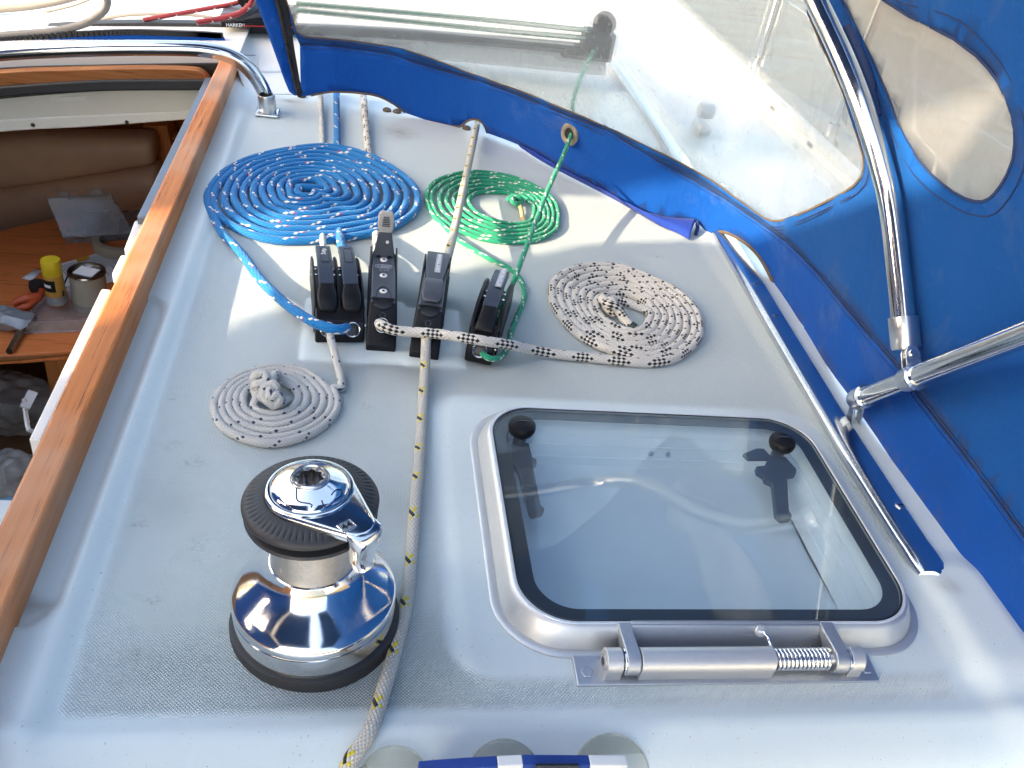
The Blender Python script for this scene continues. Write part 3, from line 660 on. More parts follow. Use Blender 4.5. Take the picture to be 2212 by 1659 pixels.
# ------------------------------------------------------------------ ropes
BLK = (.012, .016, .014)
def rope(name, pieces, r, mat, label, cat='rope', seg=14):
    """pieces: world paths (several visible lengths of one rope are one mesh)"""
    b = MB()
    for p in pieces:
        p = np.asarray(p, float); b.tube(p, r, seg, True)
    o = b.build(name, mat, angle=180); return tag(o, label, cat)
def pth(pts, n=10): return cr([P(*q) for q in pts], n)
def coil(c, outer, inner, turns, end_deg, direction, r, z=None, wob=.0, k=40, seed=1):
    C0 = P(*c, 0)[:2]
    def polar(px):
        w_ = np.array([P(x, y, r)[:2] for x, y in px])-C0; a = np.arctan2(w_[:, 1], w_[:, 0]); d = np.hypot(*w_.T); o = np.argsort(a); a, d = a[o], d[o]
        a = np.r_[a-2*math.pi, a, a+2*math.pi]; d = np.r_[d, d, d]
        t = np.linspace(-math.pi, math.pi, 181); s = np.interp(t, a, d); ker = np.hanning(15); ker /= ker.sum()
        s = np.convolve(np.r_[s[-8:-1], s, s[1:8]], ker, 'valid')[:181]; return lambda q: np.interp((q+math.pi) % (2*math.pi)-math.pi, t, s)
    ro, ri = polar(outer), polar(inner); n = int(turns*k*2)
    t = np.linspace(0, 1, n); th = math.radians(end_deg)-direction*2*math.pi*turns*(1-t)
    tt = np.minimum(1.0, t*(1+.45/turns)); R1 = ro(th)-r; R0 = ri(th)+r
    rad = R0+(R1-R0)*tt
    rr = np.random.default_rng(seed); ph = rr.uniform(0, 6, 6)
    rad = rad*(1+wob*(np.sin(th*2.3+ph[0])+np.sin(th*5.1+ph[1])+.6*np.sin(th*9.7+ph[2]))/2)
    zz = r*(.98 if z is None else z)+r*.12*np.sin(th*3.1+ph[3])
    return np.stack([C0[0]+rad*np.cos(th), C0[1]+rad*np.sin(th), zz+0*th], -1)
def join(a, b, n=6):
    """smooth run-on from path a into path b"""
    m = cr([a[-8], a[-1], b[0], b[min(6, len(b)-1)]], n)[n:2*n+1]; return np.vstack([a, m[1:-1], b])
z8 = lambda L: [(403.2+.3906*x, 259.2+.3906*y) for x, y in L]
z7 = lambda L: [(1094.4+.2344*x, 489.6+.2344*y) for x, y in L]
z6 = lambda L: [(403.2+.2604*x, 748.8+.2604*y) for x, y in L]

def build_ropes():
    # blue
    r = .0074; M['r_blue'] = rope_mat('blue_braid', r, 8, (.008, .19, .50), [((a_, a_), ((8-a_) % 8, (8-a_) % 8), None, (.76, .74, .69)) for a_ in (0, 1, 3, 4)]+[((2, 2), (7, 7), None, (.26, .10, .26))], kf=.72, twist=7.0)
    out = z8([(100, 450), (112, 390), (150, 325), (230, 262), (400, 192), (600, 152), (820, 142), (1000, 190), (1150, 260), (1250, 340), (1305, 440), (1290, 520), (1200, 600), (1000, 652), (700, 682), (430, 688), (330, 655), (230, 610), (150, 545), (112, 500)])
    inn = z8([(622, 395), (645, 380), (680, 372), (720, 374), (742, 385), (725, 400), (690, 408), (645, 408)])
    cl = coil((668, 412), out, inn, 10.0, 205, 1, r, wob=.014, seed=3)
    tail = pth([(470, 486, .0075), (484, 509, .0075), (508, 533, .008), (534, 564, .009), (560, 601, .012), (602, 643, .020), (641, 674, .026), (680, 697, .030), (715, 710, .031), (740, 711, .029), (757, 703, .022), (766, 690, .012)])
    end_in = cr([cl[0]+np.array([.055, .012, -.004]), cl[0]+np.array([.03, .008, -.001]), cl[0], cl[8]], 8)[:17]
    rope('blue_rope', [np.vstack([end_in[:-1], join(cl, tail), pth([(764, 680, .014), (750, 610, .034), (742, 548, .034), (737, 528, .024), (734, 505, .008), (732, 480, -.006), (731, 440, -.008), (730, 380, -.008), (729, 340, .000), (728, 312, .007), (728, 280, .008), (727, 235, .011), (727, 190, .016)], 8)])], r, 'r_blue',
         'thick blue rope with white flecks in the largest flat coil')
    # white with black checks
    r = .0074; M['r_check'] = rope_mat('white_braid_black_checks', r, 8, (.70, .66, .60), [((0, 4), (0, 4), 0, BLK)])
    out = z7([(370, 600), (385, 500), (450, 430), (600, 365), (800, 342), (1000, 352), (1200, 405), (1400, 490), (1600, 600), (1740, 740), (1810, 880), (1812, 1000), (1750, 1110), (1640, 1200), (1500, 1262), (1350, 1285), (1200, 1262), (1000, 1195), (800, 1120), (600, 1000), (450, 830), (390, 720)])
    inn = z7([(1010, 690), (1120, 680), (1225, 745), (1262, 840), (1235, 910), (1140, 940), (1030, 905), (920, 800), (895, 735), (940, 690)])
    cl = coil((1352, 675), out, inn, 7.3, 276, -1, r, wob=.011, seed=5)
    tail = pth([(1330, 779, .0078), (1305, 775.6, .008), (1212, 766, .009), (1149, 755, .015), (1097, 744, .036), (1055, 738, .044), (1019, 732, .046), (980, 726, .044), (941, 721, .040), (890, 717, .038), (860, 715, .038), (838, 709, .039), (824, 702, .037), (816, 697, .030), (812, 688, .018)])
    cA = cl[0]; inner = cr([P(1295, 655, .020), P(1302, 640, .024), P(1290, 632, .016), P(1283, 650, .008), cA*.6+P(1285, 665, .0078)*.4, cl[6], cl[14]], 8)
    kn = pth([(1301, 640, .012), (1310, 655, .030), (1330, 662, .030), (1340, 672, .020), (1325, 676, .010), (1308, 662, .010), (1318, 650, .028), (1334, 668, .024), (1350, 690, .016), (1362, 703, .012)], 9)
    o = rope('white_checked_rope', [np.vstack([cr(np.vstack([kn[::-3][:-1], [cl[2]*.5+kn[0]*.5], cl[6:8]]), 4)[:-5], cl[7:], join(cl, tail)[len(cl):], pth([(814, 676, .012), (818, 620, .030), (817, 555, .034), (812, 505, .006), (808, 470, -.008), (802, 400, -.008), (799, 365, -.002), (797, 340, .007), (793, 300, .008), (789, 250, .011), (785, 200, .016)], 8)])], r, 'r_check', 'white rope with black checks coiled on the right and crossing the black clutches')
    e = P(1362, 703, .012); d = P(1371, 709, .0105)-e
    MB().tube([e, e+d], .0079, 14).build('whipping', pbr('dark_green_tape', (.012, .03, .022), .4, 0, .2, 60), o)
    # green
    r = .0044; M['r_green'] = rope_mat('green_braid', r, 6, (.022, .33, .18), [((a_, a_), ((6-a_) % 6, (6-a_) % 6), None, (.68, .70, .62)) for a_ in (0, 1, 3, 4)], .0008, .62, 9.0)
    out = [(518.4+.3125*x, .3125*y) for x, y in [(1280, 1380), (1300, 1300), (1380, 1230), (1500, 1190), (1650, 1180), (1800, 1200), (1950, 1240), (2080, 1300), (2170, 1370), (2210, 1450)]]+z8([(2070, 560), (2050, 620), (1980, 670), (1850, 697), (1700, 690), (1560, 650), (1440, 600), (1350, 530)])
    inn = z8([(1590, 440), (1615, 420), (1680, 410), (1780, 415), (1850, 450), (1882, 505), (1860, 550), (1780, 550), (1680, 532), (1615, 485)])
    cl = coil((1083, 447), out, inn, 6.6, 222, 1, r, wob=.013, seed=8)
    tail = pth([(990, 517.6, .0046), (1018.7, 536, .0046), (1057.7, 559, .0046), (1097, 578, .0046), (1120, 598, .005), (1132, 624, .005), (1131, 650, .005), (1117, 684, .006), (1104.6, 715, .009), (1097, 749, .012), (1084, 769, .016), (1064, 775, .021), (1048, 769, .024), (1038, 757, .018)])
    kn = pth([(1104, 425, .006), (1098, 431, .016), (1108, 424, .020), (1122, 428, .018), (1128, 437, .010), (1116, 441, .014), (1106, 433, .020), (1116, 425, .016), (1124, 436, .010), (1122, 446, .010)], 9)
    ez = SZ(1234, 289); ey = surf(*ez)
    up = cr([P(1111, 606, .040), P(1122, 575, .052)*.5+P(1122, 575, .046)*.5, (P(1111, 606, .04)+ey)/2+np.array([0, .012, -.004]), ey, ey+np.array([.03, .16, .03]), PY(1283, 105, 2.40)], 12)
    o = rope('green_rope', [np.vstack([kn[::-1][:-4], cr([kn[4], kn[0]*.5+cl[0]*.5+np.array([0, 0, .003]), cl[6]], 5)[1:-1], cl[6:], join(cl, tail)[len(cl):], cr([tail[-1]+np.array([.003, .012, .004]), P(1085, 660, .030), up[0]], 6)[:-1], up])], r, 'r_green', 'green rope with white flecks in a coil, its tail looping to the small clutch')
    MB().tube(pth([(1123, 443, .011), (1127, 458, .0075), (1129, 472, .006)]), .0042, 12, True).build('bare_core', rope_mat('tan_core', .0042, 6, (.50, .38, .20), []), o)
    # thin grey
    r = .0055; M['r_grey'] = rope_mat('grey_braid', r, 8, (.56, .55, .52), [((0, 0), (0, 5), 0, (.03, .045, .08))], .0008)
    out = z6([(190, 480), (220, 400), (330, 280), (500, 190), (700, 140), (900, 150), (1050, 200), (1180, 290), (1270, 400), (1285, 480), (1270, 540), (1180, 660), (1000, 765), (700, 832), (480, 795), (300, 705), (210, 580)])
    inn = z6([(560, 430), (600, 360), (700, 330), (800, 350), (860, 420), (820, 500), (700, 530), (600, 500)])
    cl = coil((587, 863), out, inn, 5.5, 14, 1, r, wob=.010, seed=11)
    tail = pth([(738, 838, .006), (736, 815, .007), (730, 790, .011), (723, 762, .018), (716, 738, .023), (712, 722, .022), (710, 708, .012)])
    kz = lambda L: [(403.2+.2604*x, 748.8+.2604*y, z) for x, y, z in L]
    kn = pth(kz([(840, 440, .006), (790, 470, .010), (720, 480, .016), (640, 420, .022), (650, 340, .030), (720, 310, .034), (740, 350, .030), (660, 360, .026), (600, 320, .020), (560, 270, .022), (590, 230, .030), (650, 230, .032), (660, 290, .030), (600, 310, .026), (560, 340, .016), (580, 400, .010), (640, 430, .014), (700, 420, .026), (760, 400, .028), (770, 450, .022), (720, 490, .014), (700, 440, .022), (690, 380, .030), (720, 260, .024), (760, 220, .016)]), 8)
    rope('grey_rope', [np.vstack([kn[:-1], cr([kn[-1], kn[-1]*.5+cl[0]*.5+np.array([0, 0, .006]), cl[8]], 5)[:-1], cl[8:], join(cl, tail)[len(cl):], pth([(709, 690, .014), (702, 610, .034), (699, 545, .032), (698, 525, .022), (697, 508, .006), (697, 480, -.008), (697, 380, -.008), (697, 340, -.002), (697, 315, .005), (696, 290, .006), (694, 240, .008), (693, 190, .012)], 8)])], r, 'r_grey', 'thin grey rope coiled tightly on deck with a knot in the middle')
    # white with black and yellow
    r = .0071; M['r_yellow'] = rope_mat('white_braid_yellow_flecks', r, 10, (.60, .57, .50), [((0, 0), (0, 3), None, BLK), ((1, 1), (0, 4), 1, (.70, .57, .03)), ((9, 9), (0, 3), 0, (.70, .57, .03)), ((2, 2), (1, 2), 0, (.70, .57, .03))], kf=.95)
    low = pth([(922, 700, .022), (921, 716, .032), (920, 740, .030), (919, 775, .020), (917, 815, .011), (914, 860, .0065), (911, 918, .006), (906, 996, .006), (898, 1085, .006), (893, 1152, .006), (888, 1215, .006), (881, 1285, .006), (868, 1350, .006), (847, 1430, .006), (826, 1500, .008), (802, 1574, .010), (776, 1615, .006), (755, 1645, .002), (735, 1690, -.01)])
    upr = pth([(955, 590, .048), (968, 552, .052), (985, 483, .046), (1001, 406, .036), (1018, 330, .026), (1032, 262, .016), (1036, 240, .014)])
    rope('yellow_flecked_rope', [np.vstack([low[::-1], cr([low[0]+np.array([.002, .012, .004]), P(940, 640, .036), upr[0]], 6)[:-1], upr])], r, 'r_yellow', 'white rope with black and yellow flecks running past the winch over the deck edge')
build_ropes()

# ------------------------------------------------------------------ rope clutches
def clutch_frame(x, y, deg): return Matrix.Translation((x, y, .0028)) @ Matrix.Rotation(math.radians(-deg), 4, 'Z')
def side_prism(b, prof, x0, x1, Mx):
    """extrude a (y, z) profile across x"""
    k = len(b.v); n = len(prof)
    b.v += [(x0, y, z) for y, z in prof]+[(x1, y, z) for y, z in prof]
    b.f += [tuple(range(k, k+n)), tuple(range(k+n, k+2*n))[::-1]]+[(k+i, k+n+i, k+n+(i+1) % n, k+(i+1) % n) for i in range(n)]
    b.xform(Mx, k); return b
def ring_at(Mx, c, nrm, R, r, mat, name, parent, sx=1.0, sy=1.0, fill=None):
    n = Vector(nrm).normalized(); q = Vector((0, 0, 1)).rotation_difference(n); pts = []
    for t in np.linspace(0, 2*math.pi, 40, endpoint=False): pts.append(Mx @ (Vector(c)+q @ Vector((R*sx*math.cos(t), R*sy*math.sin(t), 0))))
    return MB().tube(pts, r, 8, closed=True).build(name, mat, parent)
def disc_at(b, Mx, c, nrm, R, h, sx=1.0, sy=1.0, seg=28):
    n = Vector(nrm).normalized(); q = Vector((0, 0, 1)).rotation_difference(n); rings = []
    for rr, zz in ((R, -.001), (R, h*.6), (R*.88, h), (R*.3, h)):
        rings.append([Mx @ (Vector(c)+q @ Vector((rr*sx*math.cos(t), rr*sy*math.sin(t), zz))) for t in np.linspace(0, 2*math.pi, seg, endpoint=False)])
    return b.loft(rings)
def long_clutch(x, y, deg, opened, label, ln=.186):
    Mx = clutch_frame(x, y, deg); T = thing('rope_clutch', Mx.translation, label, 'rope clutch', 'black rope clutches in a row on the deck')
    b = MB(); side_prism(b, [(.045, .0), (.045, .0525), (.060, .0548), (ln, .0605), (ln, .0)], -.0178, .0178, Mx); b.build('body', 'greyp', T, bevel=.0022)
    for s in (-1, 1):
        b = MB(); side_prism(b, [(.050, .002), (.070, .040), (ln-.02, .064), (ln+.006, .0655), (ln+.006, .060), (ln+.002, .004)], s*.0196-.0013, s*.0196+.0013, Mx)
        side_prism(b, [(.055, .020), (.055, .026), (ln, .034), (ln, .027)], s*.0212-.0008, s*.0212+.0008, Mx); b.build('side_plate', 'traveller', T, bevel=.0006)
    b = MB(); k = 0
    prof = [(0, .012), (.008, .0210), (.026, .0370), (.040, .0485), (.046, .0525), (.056, .0550)]
    rings = []
    for yy, zz in prof:
        wv = .0212 if yy < .035 else .0205-.0012*(yy-.035)/.02
        rings.append([(-wv, yy, 0), (-wv, yy, zz-.004), (-wv+.0016, yy, zz-.001), (-wv+.005, yy, zz), (wv-.005, yy, zz), (wv-.0016, yy, zz-.001), (wv, yy, zz-.004), (wv, yy, 0)])
    b.loft([[(-.019, -.002, 0), (-.019, -.002, .006), (-.018, -.002, .009), (-.015, -.002, .010), (.015, -.002, .010), (.018, -.002, .009), (.019, -.002, .006), (.019, -.002, 0)]]+rings)
    b.xform(Mx); cap = b.build('end_cap', 'blackp', T, bevel=.0008)
    nf = (0, -.65, .76); f = lambda t, lift=.0: (0, .008+.033*t, .0210+.0285*t+lift)
    ring_at(Mx, f(.28, .0006), nf, .0155, .0006, 'blackp', 'oval_emboss', cap, .86, 1.25)
    ring_at(Mx, f(.66, .0007), nf, .0040, .0004, 'greyp', 'round_emboss', cap)
    bb = MB(); disc_at(bb, Mx, f(.32, .0002), nf, .0088, .0006, 1, 1.15); bb.build('rope_hole', 'seal', cap)
    ring_at(Mx, f(.32, .0009), nf, .0092, .0007, 'satin' if opened else 'blackp', 'rope_ring', T, 1, 1.15)
    b = MB(); disc_at(b, Mx, (0, .0425, .0508), (0, -.5, .87), .0125, .0012, 1, .62); b.build('cap_recess', 'seal', cap)
    if opened:
        for yy in (.072, .115, .160):
            b, c = MB(), MB(); zz = .0550+(yy-.060)*.0452
            disc_at(b, Mx, (0, yy, zz), (0, -.04, 1), .0056, .0012); rv = b.build('rivet', 'white', T)
            disc_at(c, Mx, (0, yy, zz+.0013), (0, -.04, 1), .0022, .0005); c.build('rivet_hole', 'seal', rv)
        surfz = lambda yy: .0551+(yy-.060)*.0452+.0003
        fr = lambda yy: Mx @ frame((0, yy, surfz(yy)), (-1, 0, 0), (0, -1, -.0452))
        text('print', 'XX0812', .0060, 'labelgrey', T, fr(.1410), .00015, True)
        pts = [Mx @ Vector((px_, .1410+py_, surfz(.1410+py_))) for px_, py_ in rrect(0, 0, .0125, .0042, .0040, 6)]
        MB().tube(pts, .00045, 6, closed=True).build('print_border', 'labelgrey', T)
        text('print', '8mm-12mm', .0034, 'labelgrey', T, fr(.1330), .00015); text('print', '5/16"-1/2"', .0034, 'labelgrey', T, fr(.1288), .00015)
        pts = [Mx @ Vector((.011*math.cos(t), .054+.028*max(0, math.sin(t))+.002, surfz(.056+.028*max(0, math.sin(t))))) for t in np.linspace(-.25, math.pi+.25, 26)]
        MB().tube(pts, .0005, 6).build('lid_outline', 'seal', T)
        # lever swung up
        prof = [(-.0165, .054), (-.0158, .064), (-.0126, .082), (-.0100, .098)]
        b = MB(); rings = []
        for hw, zz in prof:
            hw = abs(hw); yb = ln-.012+.10*(zz-.054); rings.append([(-hw, yb-.0045, zz), (hw, yb-.0045, zz), (hw, yb+.0045, zz), (-hw, yb+.0045, zz)])
        b.loft(rings).xform(Mx); lv = b.build('lever', 'greyp', T, bevel=.0014)
        b = MB(); rings = []
        for hw, zz in [(.0102, .0982), (.0120, .106), (.0124, .116), (.0118, .126), (.0085, .1305)]:
            yb = ln-.012+.10*(zz-.054); rings.append([(-hw, yb-.005, zz), (hw, yb-.005, zz), (hw, yb+.0048, zz), (-hw, yb+.0048, zz)])
        b.loft(rings).xform(Mx); gp = b.build('grip', pbr('worn_grey_grip', (.42, .41, .39), .6, 0, .3, 90, .15, 900), lv, bevel=.0022)
        b = MB()
        for i in range(6): b.box(Mx @ Vector((0, ln-.0130+.10*(.110+.0028*i-.054)-.0048, .110+.0028*i)), (.012-.0007*i, .0012, .0012))
        b.build('grip_ridges', 'greyp', lv)
        b = MB(); disc_at(b, Mx, (.004, ln-.012+.10*(.084-.054)-.0046, .084), (0, -1, .1), .0026, .0006); b.build('lever_rivet', 'white', lv)
        for s in (-1, 1): MB().box(Mx @ Vector((s*.0085, ln-.017, .0605)), (.006, .006, .003)).build('lever_lug', 'blackp', lv, bevel=.0006)
    else:
        b = MB(); rings = []
        for yy, hw, zz in [(.108, .0118, .0655), (.122, .0125, .0665), (.146, .0155, .0680), (.172, .0172, .0690), (.195, .0172, .0690), (.198, .0165, .0680)]:
            rings.append([(-hw, yy, zz-.007), (hw, yy, zz-.007), (hw, yy, zz), (-hw, yy, zz)])
        b.loft(rings).xform(Mx); lv = b.build('lever', 'greyp', T, bevel=.0012)
        b = MB(); rings = []
        for yy, hw, zz, th in [(.060, .0100, .0610, .004), (.064, .0135, .0630, .006), (.078, .0150, .0662, .008), (.096, .0150, .0690, .009), (.109, .0142, .0698, .009), (.1115, .0125, .0690, .008)]:
            rings.append([(-hw, yy, zz-th), (hw, yy, zz-th), (hw, yy, zz-.0012), (hw-.003, yy, zz), (-hw+.003, yy, zz), (-hw, yy, zz-.0012)])
        b.loft(rings).xform(Mx); b.build('paddle', 'greyp', lv, bevel=.0016)
        b = MB(); b.box((.0025, .160, .0688), (.0090, .056, .0006), Matrix.Rotation(.025, 3, 'X')); b.xform(Mx); lab = b.build('name_label', 'labelgrey', lv)
        text('lettering', 'MAINSAIL SHEET', .0074, 'textw', lv, Mx @ frame((.0025, .160, .0697), (0, -1, -.03), (1, 0, 0)), .00015, True)
    return T
def cam_clutch(x, y, deg, n, names, label, w_=.0345, ln=.20):
    Mx = clutch_frame(x, y, deg); T = thing('rope_clutch', Mx.translation, label, 'rope clutch', 'black rope clutches in a row on the deck')
    W = w_*n/2
    b = MB(); side_prism(b, [(-.002, 0), (-.002, .020), (.004, .034), (.030, .043), (.046, .040), (.046, 0)], -W, W, Mx); base = b.build('front_block', 'blackp', T, bevel=.0026)
    plate = [(.024, .0), (.026, .042), (.040, .052), (.066, .060), (.100, .0625), (.135, .060), (.162, .050), (.176, .032), (.180, .012), (.180, 0)]
    for i in range(n+1):
        xx = -W+i*2*W/n; t = .0022 if n == 2 else .0034
        b = MB(); side_prism(b, plate, xx-t+(.001 if i == 0 else 0), xx+t-(.001 if i == n else 0), Mx); b.build('cheek', 'blackp', T, bevel=.0014)
    b = MB(); side_prism(b, [(.03, 0), (.03, .018), (.2, .012), (.2, 0)], -W+.003, W-.003, Mx); b.build('base', 'blackp', T)
    for yy, zz in ((.010, .022), (.102, .052), (.122, .050)):
        q_ = [Mx @ Vector((s*(W+d), yy, zz)) for s, d in ((-1, .0022), (-1, .0005), (-1, .0004), (1, .0004), (1, .0005), (1, .0022))]
        MB().tube(q_, [.0026, .0026, .0018, .0018, .0026, .0026], 12).build('pin', 'steel', T)
    for i in range(n):
        cx = -W+(i+.5)*2*W/n; hw = .0108 if n == 2 else .0112
        arc = [(.058, .0635), (.070, .0655), (.088, .0690), (.112, .0715), (.136, .0710), (.160, .0670), (.178, .0600)]
        b = MB(); rings = []
        for j, (yy, zz) in enumerate(arc): rings.append([(cx-hw, yy, zz-.012), (cx+hw, yy, zz-.012), (cx+hw, yy, zz), (cx-hw, yy, zz)])
        b.loft(rings).xform(Mx); lv = b.build('lever', pbr('navy_grey_lever', (.028, .038, .066), .33, 0, .15, 60, .05, 1500) if i == 0 and 'lv' not in M else M['lv'], T, bevel=.0010)
        M.setdefault('lv', lv.data.materials[0])
        b = MB(); rings = []
        for yy, zz, h2, th in [(.018, .045, .0100, .010), (.022, .0490, .0128, .014), (.034, .0545, .0142, .018), (.042, .0580, .0140, .020), (.052, .0615, .0118, .018), (.0595, .0638, .0108, .014)]:
            if n == 1: h2 = min(.0112+.12*(.0595-yy)*.5, .0150)
            rings.append([(cx-h2, yy, zz-th), (cx+h2, yy, zz-th), (cx+h2, yy, zz-.002), (cx+h2-.003, yy, zz), (cx-h2+.003, yy, zz), (cx-h2, yy, zz-.002)])
        b.loft(rings).xform(Mx); b.build('paddle', 'blackp', lv, bevel=.0018)
        nm = names[i]
        pm = Mx @ frame((cx+(.0005 if n == 2 else .003), .124, .0717), (0, -1, .0), (1, 0, 0)); yc = .150
        if n == 2:
            pts = [pm @ Vector((px_, py_, .0002)) for px_, py_ in rrect(-.003, 0, .0205, .0058, .0025, 5)]
            MB().tube(pts, .0005, 6, closed=True).build('label_recess', 'blackp', lv)
            if nm: text('lettering', nm, .0105, 'textw', lv, pm @ Matrix.Translation((-.014, 0, .0004)), .00012)
        else:
            MB().box((cx+.003, .134, .0714), (.0098, .066, .0006), Matrix.Rotation(-.045, 3, 'X')).xform(Mx).build('name_label', 'labelgrey', lv)
            text('lettering', nm, .0082, 'textw', lv, Mx @ frame((cx+.003, .134, .0724), (0, -1, .045), (1, 0, 0)), .00015, True)
        nf = (0, -.88, .47)
        b = MB(); disc_at(b, Mx, (cx, -.0005, .0225), nf, .0092, .0014); b.build('rope_hole', 'seal', base)
        ring_at(Mx, (cx, -.0015, .0228), nf, .0100, .0012, 'steel', 'rope_ring', T)
    return T
cam_clutch(-.0105, 1.075, -5.5, 2, ['Vang', ''], 'black double rope clutch with two levers, blue rope in its ring')
long_clutch(.0475, 1.060, 0.5, True, 'long black rope clutch with its lever swung up and three rivets')
long_clutch(.1085, 1.047, 7.5, False, 'long grey-black rope clutch with its labelled lever shut, beside the open one')
cam_clutch(.1865, 1.042, 15.5, 1, ['MAIN TRAVELLER'], 'small black rope clutch with green rope in its ring', .040, .19)

# ------------------------------------------------------------------ winch
def build_winch():
    bx, by = -.017, .582; top = P(670, 1030, .187); ax = Vector((top[0]-bx, top[1]-by, .187)).normalized()
    T = thing('winch', (bx, by, 0), 'chrome self-tailing winch with black jaws standing on the deck', 'winch')
    c = Vector((bx, by, 0)); q = Vector((0, 0, 1)).rotation_difference(ax); Mx = Matrix.Translation(c) @ q.to_matrix().to_4x4()
    MB().lathe([(0, -.003), (.0817, -.003), (.0817, .008), (.0808, .0115), (.0785, .0125), (.07, .0125)], c, ax, 96).build('base_ring', 'rubber', T)
    MB().lathe([(.070, .008), (.0772, .008), (.0774, .030), (.0774, .0355), (.0766, .0360), (.0766, .0372), (.0776, .0378), (.0778, .0430), (.0772, .0458), (.0756, .0482), (.0690, .0536), (.0625, .0590), (.0562, .0645), (.0508, .0698), (.0464, .0750), (.0432, .0806), (.0412, .0860), (.0404, .0888), (.0392, .0895)], c, ax, 128).build('skirt', 'chrome', T)
    MB().lathe([(.0390, .088), (.0386, .095), (.0384, .115), (.0388, .135), (.0388, .138)], c, ax, 96).build('drum', 'drum', T)
    MB().lathe([(.0380, .1340), (.0450, .1360), (.0540, .1405), (.0580, .1440), (.0588, .1465), (.0580, .1480), (.0500, .1500), (.0420, .1512)], c, ax, 96).build('lower_jaw', 'jaw', T)
    def slots(i, t, r, z):
        d = 0
        if i in (7, 8): d = -.0013*max(0, min(1, 3*(math.cos(t*62)-.45)))
        return r, z+d
    MB().lathe([(.0420, .1515), (.0500, .1530), (.0570, .1552), (.0597, .1575), (.0600, .1600), (.0588, .1622), (.0562, .1645), (.0530, .1660), (.0490, .1672), (.0468, .1680), (.0400, .1690)], c, ax, 372, slots).build('upper_jaw', 'jaw', T, angle=60)
    # stripper arm: round plate with a lobe that turns down into the feeder
    lobe = Mx.inverted() @ Vector(P(770, 1150, .165)); lx, ly = lobe.x, lobe.y
    def hull(ra, rb, n=40):
        L = math.hypot(lx, ly); a0 = math.atan2(ly, lx); be = math.acos((ra-rb)/L); pts = []
        for t in np.linspace(a0+be, a0+2*math.pi-be, n): pts.append((ra*math.cos(t), ra*math.sin(t)))
        for t in np.linspace(a0-be, a0+be, n//2): pts.append((lx+rb*math.cos(t), ly+rb*math.sin(t)))
        return np.array(pts)
    rings = []
    for da, zz in ((.0, .1660), (.0004, .1700), (0, .1722), (-.0012, .1736), (-.0030, .1742)):
        rings.append([(x, y, zz) for x, y in hull(.0392+da, .0165+da)])
    b = MB(); b.loft(rings); b.xform(Mx); arm = b.build('stripper_arm', 'chrome', T)
    a0 = math.atan2(ly, lx); dv = Vector((math.cos(a0), math.sin(a0), 0)); sv = Vector((-dv.y, dv.x, 0)); lo = Vector((lx, ly, 0)); rings = []
    for t, out, zz, hw, th in [(0, .002, .1736, .0150, .012), (1, .006, .1722, .0158, .013), (2, .0085, .168, .0158, .0125), (3, .0100, .158, .0140, .0100), (4, .0085, .148, .0122, .0090), (5, .0070, .138, .0112, .0085), (6, .0085, .131, .0108, .0090), (7, .0090, .128, .0085, .0070)]:
        o = lo+dv*out+Vector((0, 0, zz)); rg = []
        for a in np.linspace(0, 2*math.pi, 28, endpoint=False):
            ca, sa = math.cos(a), math.sin(a); e = .65
            rg.append(o+sv*hw*math.copysign(abs(ca)**e, ca)+dv*th*math.copysign(abs(sa)**e, sa))
        rings.append(rg)
    b = MB(); b.loft(rings); b.xform(Mx); b.build('feeder', 'chrome', arm)
    # top cap
    MB().lathe([(.0362, .1740), (.0376, .1748), (.0378, .1758), (.0368, .1765), (.0352, .1764), (.0347, .1756), (.0345, .1764), (.0335, .1784), (.0300, .1808), (.0250, .1830), (.0200, .1850), (.0172, .1862)], c, ax, 96).build('cap', 'chrome', T)
    MB().lathe([(.0170, .1855), (.0166, .1868), (.0160, .1872), (.0158, .1884), (.0150, .1893), (.0138, .1893), (.0132, .1885), (.0128, .1870)], c, ax, 64).build('socket_rim', 'satin', T)
    def star(i, t, r, z):
        k = abs(((t*8/(2*math.pi)+.15) % 1)-.5)*2
        return r*(.80+.24*k), z
    MB().lathe([(.0140, .1866), (.0125, .1870), (.0116, .1862), (.0112, .1840), (.0112, .1650), (.001, .1650)], c, ax, 128, lambda i, t, r, z: star(i, t, r, z) if 1 < i < 5 else (r, z)).build('socket', pbr('dark_socket_steel', (.30, .28, .26), .3, 1, .3, 150), T, angle=30)
    # raised size plate
    pc = Mx.inverted() @ Vector(P(749.5, 1140.7, .1745)); u = Vector(P(765, 1131, .1745))-Vector(P(742, 1143, .1745)); u = (q.inverted() @ u).normalized(); v = Vector((-u.y, u.x, 0))
    def local(o, du, dv_, dz): return o+u*du+v*dv_+Vector((0, 0, dz))
    fr = Mx @ frame((pc.x, pc.y, .1743), u, v)
    b = MB(); b.box((0, 0, 0), (.0125, .0105, .0009)); b.xform(fr); pl = b.build('size_plate', pbr('matt_plate', (.30, .34, .38), .5, .6, .1, 200), arm)
    b = MB()
    for cx_, cy_, sx_, sy_ in ((0, .0052, .0128, .0008), (0, -.0052, .0128, .0008), (.0062, 0, .0008, .0108), (-.0062, 0, .0008, .0108)): b.box((cx_, cy_, .0003), (sx_, sy_, .0012))
    b.xform(fr); b.build('plate_border', 'chrome', arm, bevel=.0002)
    text('lettering', '44', .0098, 'seal', arm, fr @ Matrix.Translation((0, 0, .0006)), .0002, True)
    # pen marks on the cap: an L, an arrow hook and a tick
    ink = pbr('blue_pen', (.006, .008, .05), .4, 0, .2, 200); k_ = MB()
    def capz(r): return float(np.interp(r, [.0172, .02, .025, .03, .0335], [.1862, .185, .183, .1808, .1784]))+.0003
